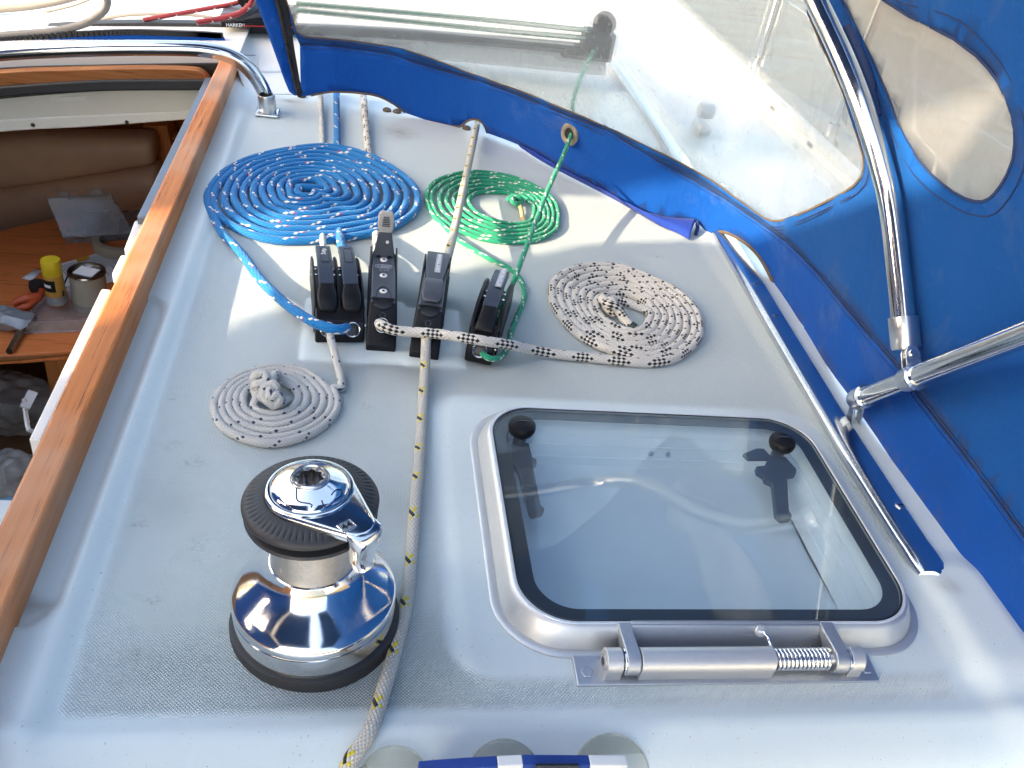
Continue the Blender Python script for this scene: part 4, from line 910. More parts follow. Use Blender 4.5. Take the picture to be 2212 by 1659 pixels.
    for strokes in ([(641, 1063), (643, 1084), (672, 1091), (672, 1096)], [(695, 1085), (702, 1094), (716, 1089)], [(716, 1074), (726, 1064), (738, 1062), (736, 1072), (722, 1082)]):
        pp = []
        for x, y in strokes:
            l0 = Mx.inverted() @ Vector(P(x, y, .181)); l0 = Mx @ Vector((l0.x, l0.y, capz(math.hypot(l0.x, l0.y)))); pp.append(tuple(l0))
        k_.tube(cr(pp, 4), .0006, 6)
    k_.build('pen_marks', ink, T)
build_winch()

# ------------------------------------------------------------------ deck hatch
def build_hatch():
    T = thing('deck_hatch', (.4035, .73, 0), 'square deck hatch with smoked pane and silver frame', 'hatch')
    cx, cy = .4035, .730
    def ring(hx, hy, r, z, oy=0): return [(x, y, z) for x, y in rrect(cx, cy+oy, hx, hy, r, 12)]
    b = MB(); b.loft([ring(.2440, .1985, .075, .000, .001), ring(.2445, .199, .075, .005, .001), ring(.2425, .197, .073, .0065, .001), ring(.2360, .1905, .068, .0065), ring(.2350, .1895, .067, .006)], True, False, False)
    b.build('base_flange', 'alu', T)
    b = MB(); b.loft([ring(.2355, .190, .067, .004), ring(.2335, .188, .066, .012), ring(.2270, .1815, .062, .026), ring(.2240, .1785, .060, .0300), ring(.2222, .1767, .059, .0310), ring(.2195, .1740, .057, .0310), ring(.2190, .1735, .057, .0280), ring(.2130, .1675, .052, .0260), ring(.2130, .1675, .052, .010)], True, False, False)
    fr = b.build('frame', 'alu', T, angle=50)
    # scuffed bright lip
    b = MB(); b.loft([ring(.2226, .1771, .0592, .0308), ring(.2222, .1767, .059, .0314), ring(.2198, .1743, .057, .0314), ring(.2194, .1739, .057, .0306)], True, False, False); b.build('frame_lip', pbr('scuffed_white_lip', (.66, .70, .74), .3, .3, .2, 90), fr)
    b = MB(); b.loft([ring(.2192, .1737, .057, .0288), ring(.2192, .1737, .057, .0306), ring(.2180, .1725, .056, .0310), ring(.2172, .1717, .056, .0304)], True, False, False); b.build('gasket', 'seal', T)
    b = MB(); b.loft([ring(.2190, .1735, .057, .0262), ring(.2190, .1735, .057, .0274), ring(.2000, .1555, .043, .0274), ring(.2000, .1555, .043, .0262)], True, False, False); b.build('black_border', 'seal', T)
    b = MB(); o = ring(.2174, .1719, .0555, .0304); u = ring(.2174, .1719, .0555, .0280); b.loft([u, o]); b.build('pane', 'acrylic', T)
    # white coaming and blind under the pane
    lin = pbr('white_hatch_lining', (.82, .82, .80), .5, 0, .06, 20)
    b = MB(); b.loft([ring(.2130, .1675, .052, .020), ring(.2040, .1590, .046, .012), ring(.2010, .156, .045, .004), ring(.1990, .1545, .044, .0035), ring(.1945, .150, .042, -.008), ring(.1930, .1485, .042, -.0085), ring(.1880, .1440, .040, -.024), ring(.1865, .1425, .040, -.025), ring(.183, .139, .040, -.040)], True, False, False); b.build('lining', lin, T, angle=28)
    b = MB(); n = 18; rows = []
    for i in range(n+1):
        yy = cy-.141+.282*i/n; rows.append([(cx+xx, yy, -.046-.010*math.sin(i/n*math.pi)) for xx in np.linspace(-.184, .184, 12)])
    b.loft(rows, False); b.v = [(x_, y_, z_+.010) for x_, y_, z_ in b.v]; b.build('blind', lin, T, angle=180)
    for xx in (.408, .432):
        b = MB(); disc_at(b, Matrix.Identity(4), (xx, .870, -.012), (0, -.8, .5), .0035, .001); b.build('lining_screw', 'satin', T)
    lever = pbr('blue_grey_lever', (.030, .036, .052), .45, 0, .15, 60)
    for px, py, ang, right in ((1128, 921, 8, False), (1690, 955, -1, True)):
        k = P(px, py, .0385) if not right else P(px, py, .034)
        b = MB(); b.lathe([(.0, -.009), (.0150, -.009), (.0172, -.004), (.0178, .000), (.0165, .0045), (.011, .0066), (.004, .0072), (0, .0073)], k, (0, 0, 1), 40)
        kb = b.build('knob', 'blackp', T)
        b = MB(); b.tube(cr([k+np.array([-.0135, -.001, .0052]), k+np.array([-.004, .0022, .0078]), k+np.array([.004, .0012, .0080]), k+np.array([.006, .0025, .0077]), k+np.array([.0135, .0012, .0052])], 6), .0006, 6); b.build('knob_ridge', 'greyp', kb)
        tip = P(1157, 1112, -.012) if not right else P(1690, 1121, -.012); a = np.array([k[0], k[1]-.002, .010]); d = (tip-a); L = np.linalg.norm(d); Mx = frame(a, d, np.cross((0, 0, 1.0), d))
        out = [(0, .0125), (.022, .0125), (.026, .017), (.033, .0165), (.036, .0105), (L-.012, .0080), (L-.006, .0120), (L, .0090), (L+.003, -.006), (L-.004, -.0080), (.045, -.0095), (.030, -.0150), (.020, -.0135), (0, -.0120)]
        if right: out = [(0, .010), (.018, .024), (.028, .022), (.032, .010), (L-.012, .0085), (L-.006, .0120), (L, .0100), (L+.004, -.002), (L-.002, -.0090), (.050, -.0105), (.046, -.020), (.040, -.021), (.034, -.030), (.026, -.031), (.022, -.019), (.004, -.012)]
        b = MB(); b.prism(out, -.006, .004); b.xform(Mx); b.build('lever', lever, kb, bevel=.0014)
        if right:
            b = MB(); b.prism([(-.030, .004), (-.006, .016), (.004, .016), (.010, -.004), (-.026, -.006)], -.004, .002); b.xform(Matrix.Translation(k+np.array([-.020, -.006, -.022]))); b.build('lever_bracket', lever, kb, bevel=.001)
        MB().tube([k+np.array([0, 0, -.009]), np.array([k[0], k[1], .004])], .0085, 16).build('spindle', lever, kb)
    # hinge along the aft edge
    H = MB(); y0, y1 = .500, .532; x0, x1 = .234, .556
    H.hexa([(x0, y0, -.001), (x1, y0, -.001), (x1, y1, -.001), (x0, y1, -.001)], [(x0, y0, .0055), (x1, y0, .0055), (x1, y1, .0085), (x0, y1, .0085)])
    hb = H.build('hinge_base', 'alucast', T, bevel=.0012)
    for xx in (.2455, .5460):
        b = MB(); disc_at(b, Matrix.Identity(4), (xx, .514, .0065), (0, -.1, 1), .0062, .0016, 1, 1, 6); b.build('hinge_bolt', 'alucast', hb)
    yc, zc = .5165, .0205
    def barrel(xa, xb, r, name, mat, parent, flat=True):
        b = MB(); pr_ = []
        for t in np.linspace(-25, 205, 30): pr_.append((yc+r*math.cos(math.radians(t)), zc+r*math.sin(math.radians(t))))
        if flat: pr_ += [(yc-r*.92, .004), (yc+r*.92, .004)]
        b.loft([[(xa, *p) for p in pr_], [(xb, *p) for p in pr_]]); return b.build(name, mat, parent, bevel=.0008)
    barrel(.2610, .2775, .0128, 'end_barrel', 'alu', T); barrel(.5200, .5345, .0128, 'end_barrel', 'alu', T)
    barrel(.2960, .4370, .0128, 'sleeve', 'alu', T)
    for xx in (.2798, .5185): MB().lathe([(.0125, -.001), (.0128, .0), (.0128, .0012)], (xx, yc, zc), (1, 0, 0), 36).build('washer', 'chrome', T)
    b = MB(); disc_at(b, Matrix.Identity(4), (.2606, yc, zc), (-1, 0, 0), .0085, .0012); b.build('pin_head', 'drum', T)
    b = MB(); disc_at(b, Matrix.Identity(4), (.2598, yc, zc), (-1, 0, 0), .0048, .0008, 1, 1, 6); b.build('pin_socket', 'seal', T)
    for xa, xb in ((.2805, .2945), (.5015, .5165)):
        b = MB(); pr_ = [(yc+.0140*math.cos(math.radians(t)), zc+.0140*math.sin(math.radians(t))) for t in np.linspace(100, 285, 16)]+[(yc+.0120, zc-.006), (.5535, .0250), (.5545, .0318), (.5400, .0322)]
        b.loft([[(xa, *p) for p in pr_], [(xb, *p) for p in pr_]]); b.build('hinge_arm', 'alucast', T, bevel=.0012)
    b = MB(); b.hexa([(.2945, .5530, .0308), (.5015, .5530, .0308), (.5015, .5560, .0308), (.2945, .5560, .0308)], [(.2945, .5528, .0324), (.5015, .5528, .0324), (.5015, .5562, .0324), (.2945, .5562, .0324)])
    b.hexa([(.2945, .5400, .010), (.5015, .5400, .010), (.5015, .5470, .010), (.2945, .5470, .010)], [(.2945, .5505, .0310), (.5015, .5505, .0310), (.5015, .5545, .0310), (.2945, .5545, .0310)])
    b.build('hinge_plate', 'alucast', T, bevel=.0010)
    t = np.linspace(0, 13.2*2*math.pi, 13*26); sp = np.stack([np.linspace(.4395, .4990, len(t)), yc+.0098*np.cos(t), zc+.0098*np.sin(t)], -1)
    leg = cr([(.4335, .5455, .0280), (.4340, .5400, .0318), (.4355, .5320, .0320), (.4380, yc+.0098, zc+.006)], 6)
    MB().tube(np.vstack([leg, sp]), .00185, 10).build('spring', 'chrome', T)
    b = MB(); disc_at(b, Matrix.Identity(4), (.4335, .5462, .0270), (0, -.75, .66), .0065, .0022); b.build('spring_washer', 'alu', T)
    MB().tube([(.43, yc, zc), (.51, yc, zc)], .0070, 16).build('pin', 'satin', T)
build_hatch()

# ------------------------------------------------------------------ rub rail, teak rail, grab handle
def build_rails():
    pts = np.array([(.6935, .640), (.6970, .90), (.7080, 1.20), (.7250, 1.54), (.738, 1.8), (.748, 2.1), (.752, 2.4), (.753, 2.66)]); pts = cr(pts, 14)
    b = MB(); rings = []; n = len(pts)
    for i, (x, y) in enumerate(pts):
        e = min(1, (y-.632)/.03); e = math.sqrt(max(0, 1-(1-e)**2)) if e < 1 else 1
        prof = [(-.019, 0), (-.0195, .004), (-.0185, .0085), (-.0160, .0118), (-.0120, .0132), (-.0070, .0134), (-.002, .0128), (.006, .0112), (.013, .0095), (.0178, .0070), (.0192, .0035), (.0190, 0)]
        z0 = float(deck_height(np.array([x]), np.array([y]))[0]) if y > .66 else float(deck_height(np.array([x]), np.array([.66]))[0])*.6
        rings.append([(x+1.16*dx*(.75+.25*e)+.004*(1-e), y-.018*max(0, dx/.019)*(1 if i == 0 else 0), z0+dz*(.15+.85*e)) for dx, dz in prof])
    b.loft(rings); o = b.build('rub_rail', pbr('brushed_steel_moulding', (.70, .71, .72), .19, 1, .08, 60, rvar=.4), None, angle=35); tag(o, 'polished steel moulding running along the right deck edge under the canvas', 'rail')
    b = MB()
    for px, py in ((1633, 614), (1676, 683), (2001, 1200), (1945, 1091)):
        q = P(px, py, .018); 
        s = MB(); disc_at(s, Matrix.Identity(4), q-np.array([0, 0, .0005]), (.10, 0, 1), .0060, .0012); so_ = s.build('screw', 'satin', o)
        s = MB(); s.box(q+np.array([0, 0, .0008]), (.0075, .0012, .0008)); s.build('slot', 'seal', so_)
    b = MB(); xl, xr = -.3260, -.2875
    b.hexa([(xl, .30, -.03), (xr, .30, -.03), (xr, 2.20, -.03), (xl, 2.20, -.03)], [(xl+.004, .30, .0450), (xr+.002, .30, .0450), (xr+.002, 2.195, .0450), (xl+.004, 2.195, .0450)])
    tag(b.build('teak_rail', 'teak', None, bevel=.0042), 'long varnished teak rail beside the open companionway', 'rail')
    # stainless grab handle
    T = thing('grab_handle', P(577, 240, 0), 'bent stainless grab handle on a square foot by the companionway', 'grab handle')
    Y0 = 1.985
    pp = [PY(x, y, Y0) for x, y in [(-260, 150), (-120, 128), (0, 115), (120, 108), (260, 104), (370, 104), (440, 107), (490, 118), (528, 140), (556, 172), (573, 205), (579, 226), (580, 234)]]
    tube = MB().tube(cr(pp, 10), .0158, 28).build('tube', 'steel', T)
    ft = P(579, 240, .006); ax_ = Vector(pp[-2]-np.array(pp[-1])).normalized()
    MB().lathe([(.0175, -.004), (.0190, .002), (.0186, .030), (.0176, .034), (.015, .0345)], ft+np.array([0, 0, .002]), ax_, 32).build('ferrule', 'satin', T)
    b = MB(); b.box(ft+np.array([0, 0, -.002]), (.050, .052, .007)); b.build('foot_plate', 'steel', T, bevel=.003)
    for sx_ in (-1, 1):
        for sy_ in (-1, 1): b = MB(); disc_at(b, Matrix.Identity(4), ft+np.array([sx_*.019, sy_*.020, .0012]), (0, 0, 1), .0045, .0012); b.build('screw', 'satin', T)
build_rails()

# ------------------------------------------------------------------ companionway, traveller, boat gear ahead
def quad_bar(b, pa, pb, pc, pd, back):
    """bar whose seen face has corners pa pb pc pd, with depth vector back"""
    q = [np.array(v) for v in (pa, pb, pc, pd)]; bk = np.array(back); return b.hexa(q, [v+bk for v in q])
def yface(b, Y, top, bot, depth, n=14):
    """face on the plane y = Y between two pixel curves, extruded by depth"""
    t = cr([PY(x, y, Y) for x, y in top], n); o = cr([PY(x, y, Y) for x, y in bot], n); m = min(len(t), len(o)); t, o = t[:m], o[:m]
    dv = np.array([0, depth, 0]); return b.loft([[t[i], o[i], o[i]+dv, t[i]+dv] for i in range(m)])
def build_companionway():
    T = thing('companionway_hatch', (-.7, 2.14, -.06), 'sliding companionway hatch with oiled teak strip above a beige panel', 'companionway hatch')
    Y = 2.14
    b = MB(); yface(b, Y, [(-240, 238), (0, 214), (220, 197), (456, 193)], [(-240, 290), (0, 260), (200, 250), (422, 240)], .02); b.build('panel', 'beige', T)
    b = MB(); yface(b, Y-.004, [(-240, 288), (0, 260), (200, 250), (424, 239)], [(-240, 318), (0, 286), (200, 274), (412, 258)], .03); lip = b.build('lip', 'ivory', T, bevel=.003)
    for px, py in ((71, 270), (274, 264), (-140, 290)): b = MB(); disc_at(b, Matrix.Identity(4), PY(px, py, Y-.0045), (0, -1, 0), .0046, .001); b.build('screw', 'rubber', lip)
    b = MB(); yface(b, Y-.02, [(-240, 212), (0, 188), (220, 174), (450, 172)], [(-240, 238), (0, 211), (220, 198), (460, 196)], .03); b.build('rubber_edge', 'rubber', T, bevel=.004)
    b = MB(); yface(b, Y-.014, [(-240, 180), (0, 158), (150, 152), (300, 149), (405, 151), (436, 158), (455, 178)], [(-240, 208), (0, 186), (150, 178), (300, 175), (405, 174), (436, 174), (456, 181)], .03); b.build('teak_strip', 'teakx', T, bevel=.003)
    b = MB(); yface(b, Y+.02, [(-240, 172), (0, 149), (220, 142), (470, 138)], [(-240, 205), (0, 185), (220, 172), (462, 190)], .03); b.build('black_gasket', 'seal', T)
    b = MB(); yface(b, Y-.002, [(105, 210), (186, 208)], [(110, 219), (184, 217)], .004); b.build('sticker', 'ivory', T, label='small cream sticker')
    G = MB(); yface(G, Y+.03, [(-240, 128), (0, 112), (240, 110), (520, 112)], [(-240, 172), (0, 152), (240, 143), (500, 139)], .24); g = G.build('hatch_garage', 'gelp', None, bevel=.004)
    tag(g, 'white moulded hatch garage behind the grab handle', 'garage')
    b = MB(); b.hexa([(-.352, 1.40, -.08), (-.330, 1.40, -.08), (-.330, 2.13, -.08), (-.352, 2.13, -.08)], [(-.350, 1.40, .012), (-.330, 1.40, .012), (-.330, 2.13, .012), (-.350, 2.13, .012)])
    tag(b.build('slide_channel', pbr('dull_grey_channel', (.16, .19, .23), .4, .5, .15, 40), None, bevel=.002), 'bluish metal slide channel along the inner side of the teak rail', 'channel')
    # white slatted board leaning along the rail
    W = thing('white_board', P(170, 760, -.03), 'white plastic board with a groove lying inside the teak rail', 'board')
    a0, a1 = P(262, 585, -.02), P(105, 925, -.02); d = (a0-a1)/np.linalg.norm(a0-a1); n = np.array([d[1], -d[0], 0]); n = n/np.linalg.norm(n)
    def strip(name, o0, o1, z0, z1, e0=0, e1=0, par=W):
        A0, A1 = a1+d*e0, a0-d*e1; m = MB()
        m.hexa([A0+n*o0+(0, 0, z0), A0+n*o1+(0, 0, z0), A1+n*o1+(0, 0, z0), A1+n*o0+(0, 0, z0)], [A0+n*o0+(0, 0, z1), A0+n*o1+(0, 0, z1), A1+n*o1+(0, 0, z1), A1+n*o0+(0, 0, z1)])
        return m.build(name, 'white', par, bevel=.0025)
    strip('board', -.001, .028, -.10, .0); strip('front_slat', -.0165, -.003, -.10, -.001, -.02, .055)
    lt = P(52, 862, -.06); m = MB(); m.tube(cr([lt+(0, 0, .0), lt+(.004, -.014, -.012), lt+(.014, -.040, -.018), lt+(.022, -.05, -.012)], 6), .003, 8); m.box(lt+(.004, .004, -.004), (.012, .034, .003), Matrix.Rotation(.4, 3, 'Y')); m.build('latch', 'cangrey', W)
    # blue bracket-like light end of the slide, lit by the sun
    q = P(296, 515, -.01); m = MB(); m.box(q, (.022, .10, .016), Matrix.Rotation(.05, 3, 'Z')); m.box(q+np.array([-.004, -.09, -.008]), (.016, .06, .02)); tag(m.build('slide_block', 'white', None, bevel=.004), 'white plastic slide block on the inner edge of the teak rail', 'slide block')
build_companionway()

def build_traveller():
    Y = 2.40
    b = MB(); yface(b, Y+.006, [(-260, 92), (0, 76), (240, 63), (480, 66), (800, 78), (1050, 98), (1310, 122)], [(-260, 130), (0, 105), (240, 98), (480, 100), (800, 118), (1050, 140), (1310, 165)], .12); tag(b.build('traveller_bridge', 'gelp', None, bevel=.004), 'white moulded bridge carrying the dark traveller track', 'bridge')
    T = thing('traveller_track', PY(480, 55, Y), 'dark metal traveller track running across the deck ahead of the sprayhood', 'track')
    b = MB(); yface(b, Y-.022, [(-260, 84), (0, 64), (240, 50), (480, 52), (800, 64), (1050, 82), (1300, 104)], [(-260, 98), (0, 86), (240, 72), (480, 71), (800, 82), (1050, 100), (1310, 124)], .034); tr = b.build('track', 'traveller', T, bevel=.002)
    for px, py in ((340, 53), (513, 52), (170, 60), (700, 56), (880, 68), (1050, 80)): b = MB(); disc_at(b, Matrix.Identity(4), PY(px, py, Y+.004)+np.array([0, 0, .001]), (0, -.3, 1), .008, .0015); b.build('screw', 'satin', T)
    e = PY(1290, 92, Y); b = MB()
    b.box(e+np.array([.0, 0, -.005]), (.085, .06, .075)); b.box(e+np.array([-.05, 0, -.030]), (.09, .05, .03)); b.build('end_fitting', 'traveller', T, bevel=.008)
    b = MB(); b.lathe([(0, -.014), (.026, -.014), (.030, -.008), (.024, 0), (.030, .008), (.026, .014), (0, .014)], e+np.array([.01, 0, .05]), (0, 1, 0), 32); b.build('sheave', 'blackp', T)
    # carriage with maker's name
    C_ = thing('traveller_car', PY(545, 50, 2.36), 'black traveller car with maker name and red stripe on the track', 'traveller car')
    b = MB(); yface(b, 2.335, [(474, 32), (490, 28), (540, 27), (640, 30)], [(475, 55), (490, 54), (540, 54), (640, 58)], .09, 6); body = b.build('body', pbr('slate_car', (.075, .075, .095), .38, 0, .15, 40), C_, bevel=.006)
    b = MB(); yface(b, 2.330, [(477, 48), (540, 48), (640, 51)], [(478, 59), (540, 60), (640, 64)], .03, 6); b.build('lower_plate', 'blackp', C_, bevel=.002)
    b = MB(); yface(b, 2.333, [(524, 45), (548, 39.5), (590, 37), (640, 39)], [(524, 45.5), (548, 46), (590, 47), (640, 48)], .01, 5); b.build('arch_inlay', 'blackp', C_)
    p0, p1 = PY(496, 54.3, 2.329), PY(521, 54.9, 2.329); text('lettering', 'HARKEN', .0115, 'textw', C_, frame((p0+p1)/2, p1-p0, (0, 0, 1)), .0003, True)
    b = MB(); yface(b, 2.328, [(525, 54.6), (640, 58)], [(525, 57.2), (640, 60.6)], .002, 4); b.build('red_stripe', 'red', C_)
    b = MB(); b.tube(cr([PY(503, 38, 2.34), PY(520, 34, 2.32), PY(545, 22, 2.33), PY(556, 8, 2.36), PY(552, -8, 2.4)], 8), .0085, 12); b.tube(cr([PY(508, 37, 2.36), PY(528, 22, 2.36), PY(536, 6, 2.38), PY(530, -10, 2.4)], 8), .007, 12); b.build('shackle', 'traveller', C_)
    b = MB(); b.lathe([(0, -.012), (.024, -.012), (.028, -.006), (.022, 0), (.028, .006), (.024, .012), (0, .012)], PY(538, -2, 2.38), (.3, 1, .2), 28); b.build('block', 'blackp', C_)
    # red control lines, two green lines beside the track, grey hose loop
    M['r_red'] = rope_mat('red_braid', .0058, 8, (.30, .035, .045), [((0, 1), (0, 2), 0, (.72, .70, .68))])
    a = cr([PY(430, 47, 2.33), PY(500, 35, 2.31), PY(560, 24, 2.29), PY(640, 10, 2.3)], 10)
    r1 = cr([PY(x, y, 2.31) for x, y in [(420, 50), (445, 47), (480, 41), (515, 29)]], 8)
    fl = lambda L, yy: cr([PY(x, y, yy) for x, y in L], 10)
    rope('red_line', [fl([(425, 97*.5), (470, 41), (500, 34), (520, 27), (540, 10), (548, -12)], 2.31)], .0065, 'r_red', 'red flecked control line nearest the camera, rising to the traveller car', 'rope', 10)
    bpy.data.objects['red_line'].data.materials[0] = M['r_red']
    o2 = rope('red_line', [fl([(310, 43), (350, 36), (400, 27), (450, 18), (500, 9), (545, -5)], 2.39)], .0055, 'r_red', 'red flecked control line behind, reaching farther left along the track', 'rope', 10)
    M['r_teal'] = rope_mat('teal_braid', .0045, 8, (.05, .20, .14), [((0, 1), (0, 2), 0, (.5, .55, .5))])
    for k, (L, lb) in enumerate((([(640, 8), (860, 26), (1080, 46), (1275, 66)], 'green control line along the track behind the vinyl, the upper of two'), ([(640, 22), (860, 44), (1080, 66), (1260, 82)], 'green control line along the track behind the vinyl, the lower of two'))):
        rope('green_line', [fl(L, 2.37)], .0065, 'r_teal', lb, 'rope', 8)['group'] = 'green control lines along the track'
    for n_ in ('red_line', 'red_line.001'): bpy.data.objects[n_]['group'] = 'red control lines'
    h = MB(); h.tube(fl([(-120, 92), (0, 77), (110, 68), (180, 52), (220, 28), (232, 5), (228, -30)], 2.27), .0088, 14); tag(h.build('hose', 'hose'), 'grey hose looping across the dark track at the top left', 'hose')
    h = MB(); h.tube(fl([(-80, 22), (0, 19), (60, 14), (120, 4), (180, -12)], 2.5), .010, 12); tag(h.build('hose', 'hose'), 'buff hose lying on the sunny deck above the looped grey hose', 'hose')
    h = MB(); h.tube(fl([(215, 42), (270, 33), (340, 30), (420, 33), (480, 42)], 2.5), .0045, 8); tag(h.build('cable', 'hose'), 'thin grey cable arching over the sunny deck behind the track', 'cable')
    h = MB(); h.tube(fl([(-40, 50), (60, 33), (150, 14), (210, -8)], 2.55), .0035, 8); tag(h.build('cable', 'hose'), 'thin pale cable slanting inside the looped grey hose', 'cable')
    # canvas strip with open zip along the front of the companionway
    Z = thing('canvas_strip', PY(240, 80, 2.26), 'blue canvas strip with an open zip lying in front of the traveller track', 'canvas strip')
    b = MB(); yface(b, 2.26, [(-260, 122), (0, 92), (240, 76), (400, 78), (482, 81)], [(-260, 140), (0, 104), (240, 88), (400, 91), (489, 96)], .012); b.build('cloth', 'blue', Z, bevel=.002)
    b = MB(); yface(b, 2.265, [(-260, 112), (0, 82), (240, 65), (400, 67), (480, 72)], [(-260, 124), (0, 95), (240, 79), (400, 81), (482, 84)], .008); b.build('zip_tape', pbr('brown_grey_tape', (.12, .10, .09), .7, 0, .2, 100), Z)
    b = MB()
    for q in cr([PY(x, y, 2.262) for x, y in [(-60, 97), (0, 87), (240, 70), (400, 73), (478, 77)]], 22): b.box(q, (.0075, .006, .012))
    b.build('zip', 'zip', Z)
    b = MB(); yface(b, 2.25, [(-260, 142), (0, 105), (240, 89), (400, 92), (474, 95)], [(-260, 156), (0, 114), (240, 96), (400, 99), (474, 106)], .012); b.build('white_backing', 'white', Z, bevel=.002)
    # moulded plinth right of the handle
    b = MB(); f = [P(530, 205, 0), P(690, 206, 0), PY(690, 88, 2.33), PY(486, 84, 2.33)]; bk = np.array([0, .06, 0]); b.hexa([np.array(v) for v in f], [np.array(f[0])+(0, .3, 0), np.array(f[1])+(0, .3, 0), np.array(f[2])+bk, np.array(f[3])+bk])
    pl = b.build('plinth', 'gelp', None, bevel=.006); tag(pl, 'white sloping moulded plinth between grab handle and sprayhood zip', 'plinth')
    fx = Vector(f[1]-f[0]).normalized(); fy = (Vector(f[3])-Vector(f[0])); Mx = frame((Vector(P(640, 150, 0))*0+Vector(f[0])*.0), fx, fy)
    def onp(px, py, lift=.0):
        nrm = Vector(np.cross(f[1]-f[0], f[3]-f[0])).normalized(); d = Vector(ray(px, py)); t = (Vector(f[0])-Vector(CAMP)).dot(nrm)/d.dot(nrm); nn = nrm if nrm.y < 0 else -nrm
        return Vector(CAMP)+d*t+nn*lift
    px_ = rrect(640, 138, 82, 19, 12, 6); b = MB(); b.loft([[onp(x, y, -.001) for x, y in px_], [onp(x, y, .003) for x, y in px_], [onp(640+(x-640)*.96, 138+(y-138)*.88, .0055) for x, y in px_]]); b.build('raised_pad', 'gelp', pl, angle=60)
    b = MB(); b.tube([onp(x, y, .0005) for x, y in ((490, 118), (560, 121), (690, 124))], .0012, 6); b.build('joint_line', 'seal', pl)
build_traveller()

def build_foredeck():
    b = MB(); b.loft([[(1.262, y, -.075), (1.262, y, -.035), (1.272, y, -.028), (1.298, y, -.028), (1.308, y, -.035), (1.308, y, -.075)] for y in np.linspace(1.2, 5.5, 12)])
    tag(b.build('toe_rail', 'white', None), 'white toe rail with drain slots along the outer deck edge', 'rail')
    o = bpy.data.objects['toe_rail']
    for k in range(9):
        s = MB(); s.box((1.2605, 2.0+.30*k, -.052), (.004, .030, .010)); s.build('drain_slot', 'rubber', o)
    for k, (y, lb) in enumerate(((2.35, 'slim steel stanchion at the deck edge, the nearer of two seen through the vinyl'), (2.98, 'slim steel stanchion at the deck edge, the farther of two seen through the vinyl'))):
        T = thing('stanchion', (1.34, y, -.07), lb, 'stanchion', 'stanchions along the deck edge')
        MB().tube([(1.34, y, -.07), (1.35, y, .56)], .0125, 16).build('post', 'steel', T)
        MB().lathe([(.028, 0), (.028, .01), (.018, .03), (.0165, .07)], (1.34, y, -.07), (0, 0, 1), 24).build('socket', 'satin', T)
    b = MB(); b.tube([(1.352, -.6, .20), (1.352, 5.4, .20)], .003, 8); tag(b.build('guard_wire', 'steel'), 'lower steel guard wire strung between the stanchions', 'wire')
    T = thing('deck_fairlead', (.95, 2.35, -.06), 'small dark fairlead on the side deck behind the vinyl', 'fairlead')
    b = MB(); b.box((.95, 2.35, -.050), (.040, .08, .028)); b.build('body', 'alu', T, bevel=.012)
    b = MB(); b.lathe([(0, -.02), (.02, -.02), (.022, 0), (.02, .02), (0, .02)], (.95, 2.35, -.005), (1, 0, 0), 20); b.build('sheave', 'alu', T)
    # distant bank beyond the water
    g = NG('grassy_bank'); n = g.noise(.5, 6, g.obj()); g.set(g.mix(n, (.05, .04, .016), (.13, .095, .04)), .9); M['bank'] = g.m
    b = MB(); ys = np.linspace(-10, 40, 40); b.loft([[(6.5+.5*math.sin(y*.7), y, -1.2), (7.4+.4*math.sin(y*.9), y, -.9), (9, y, -.3+.2*math.sin(y)), (16, y, .3)] for y in ys], False); tag(b.build('bank', 'bank', None), kind='structure')
build_foredeck()

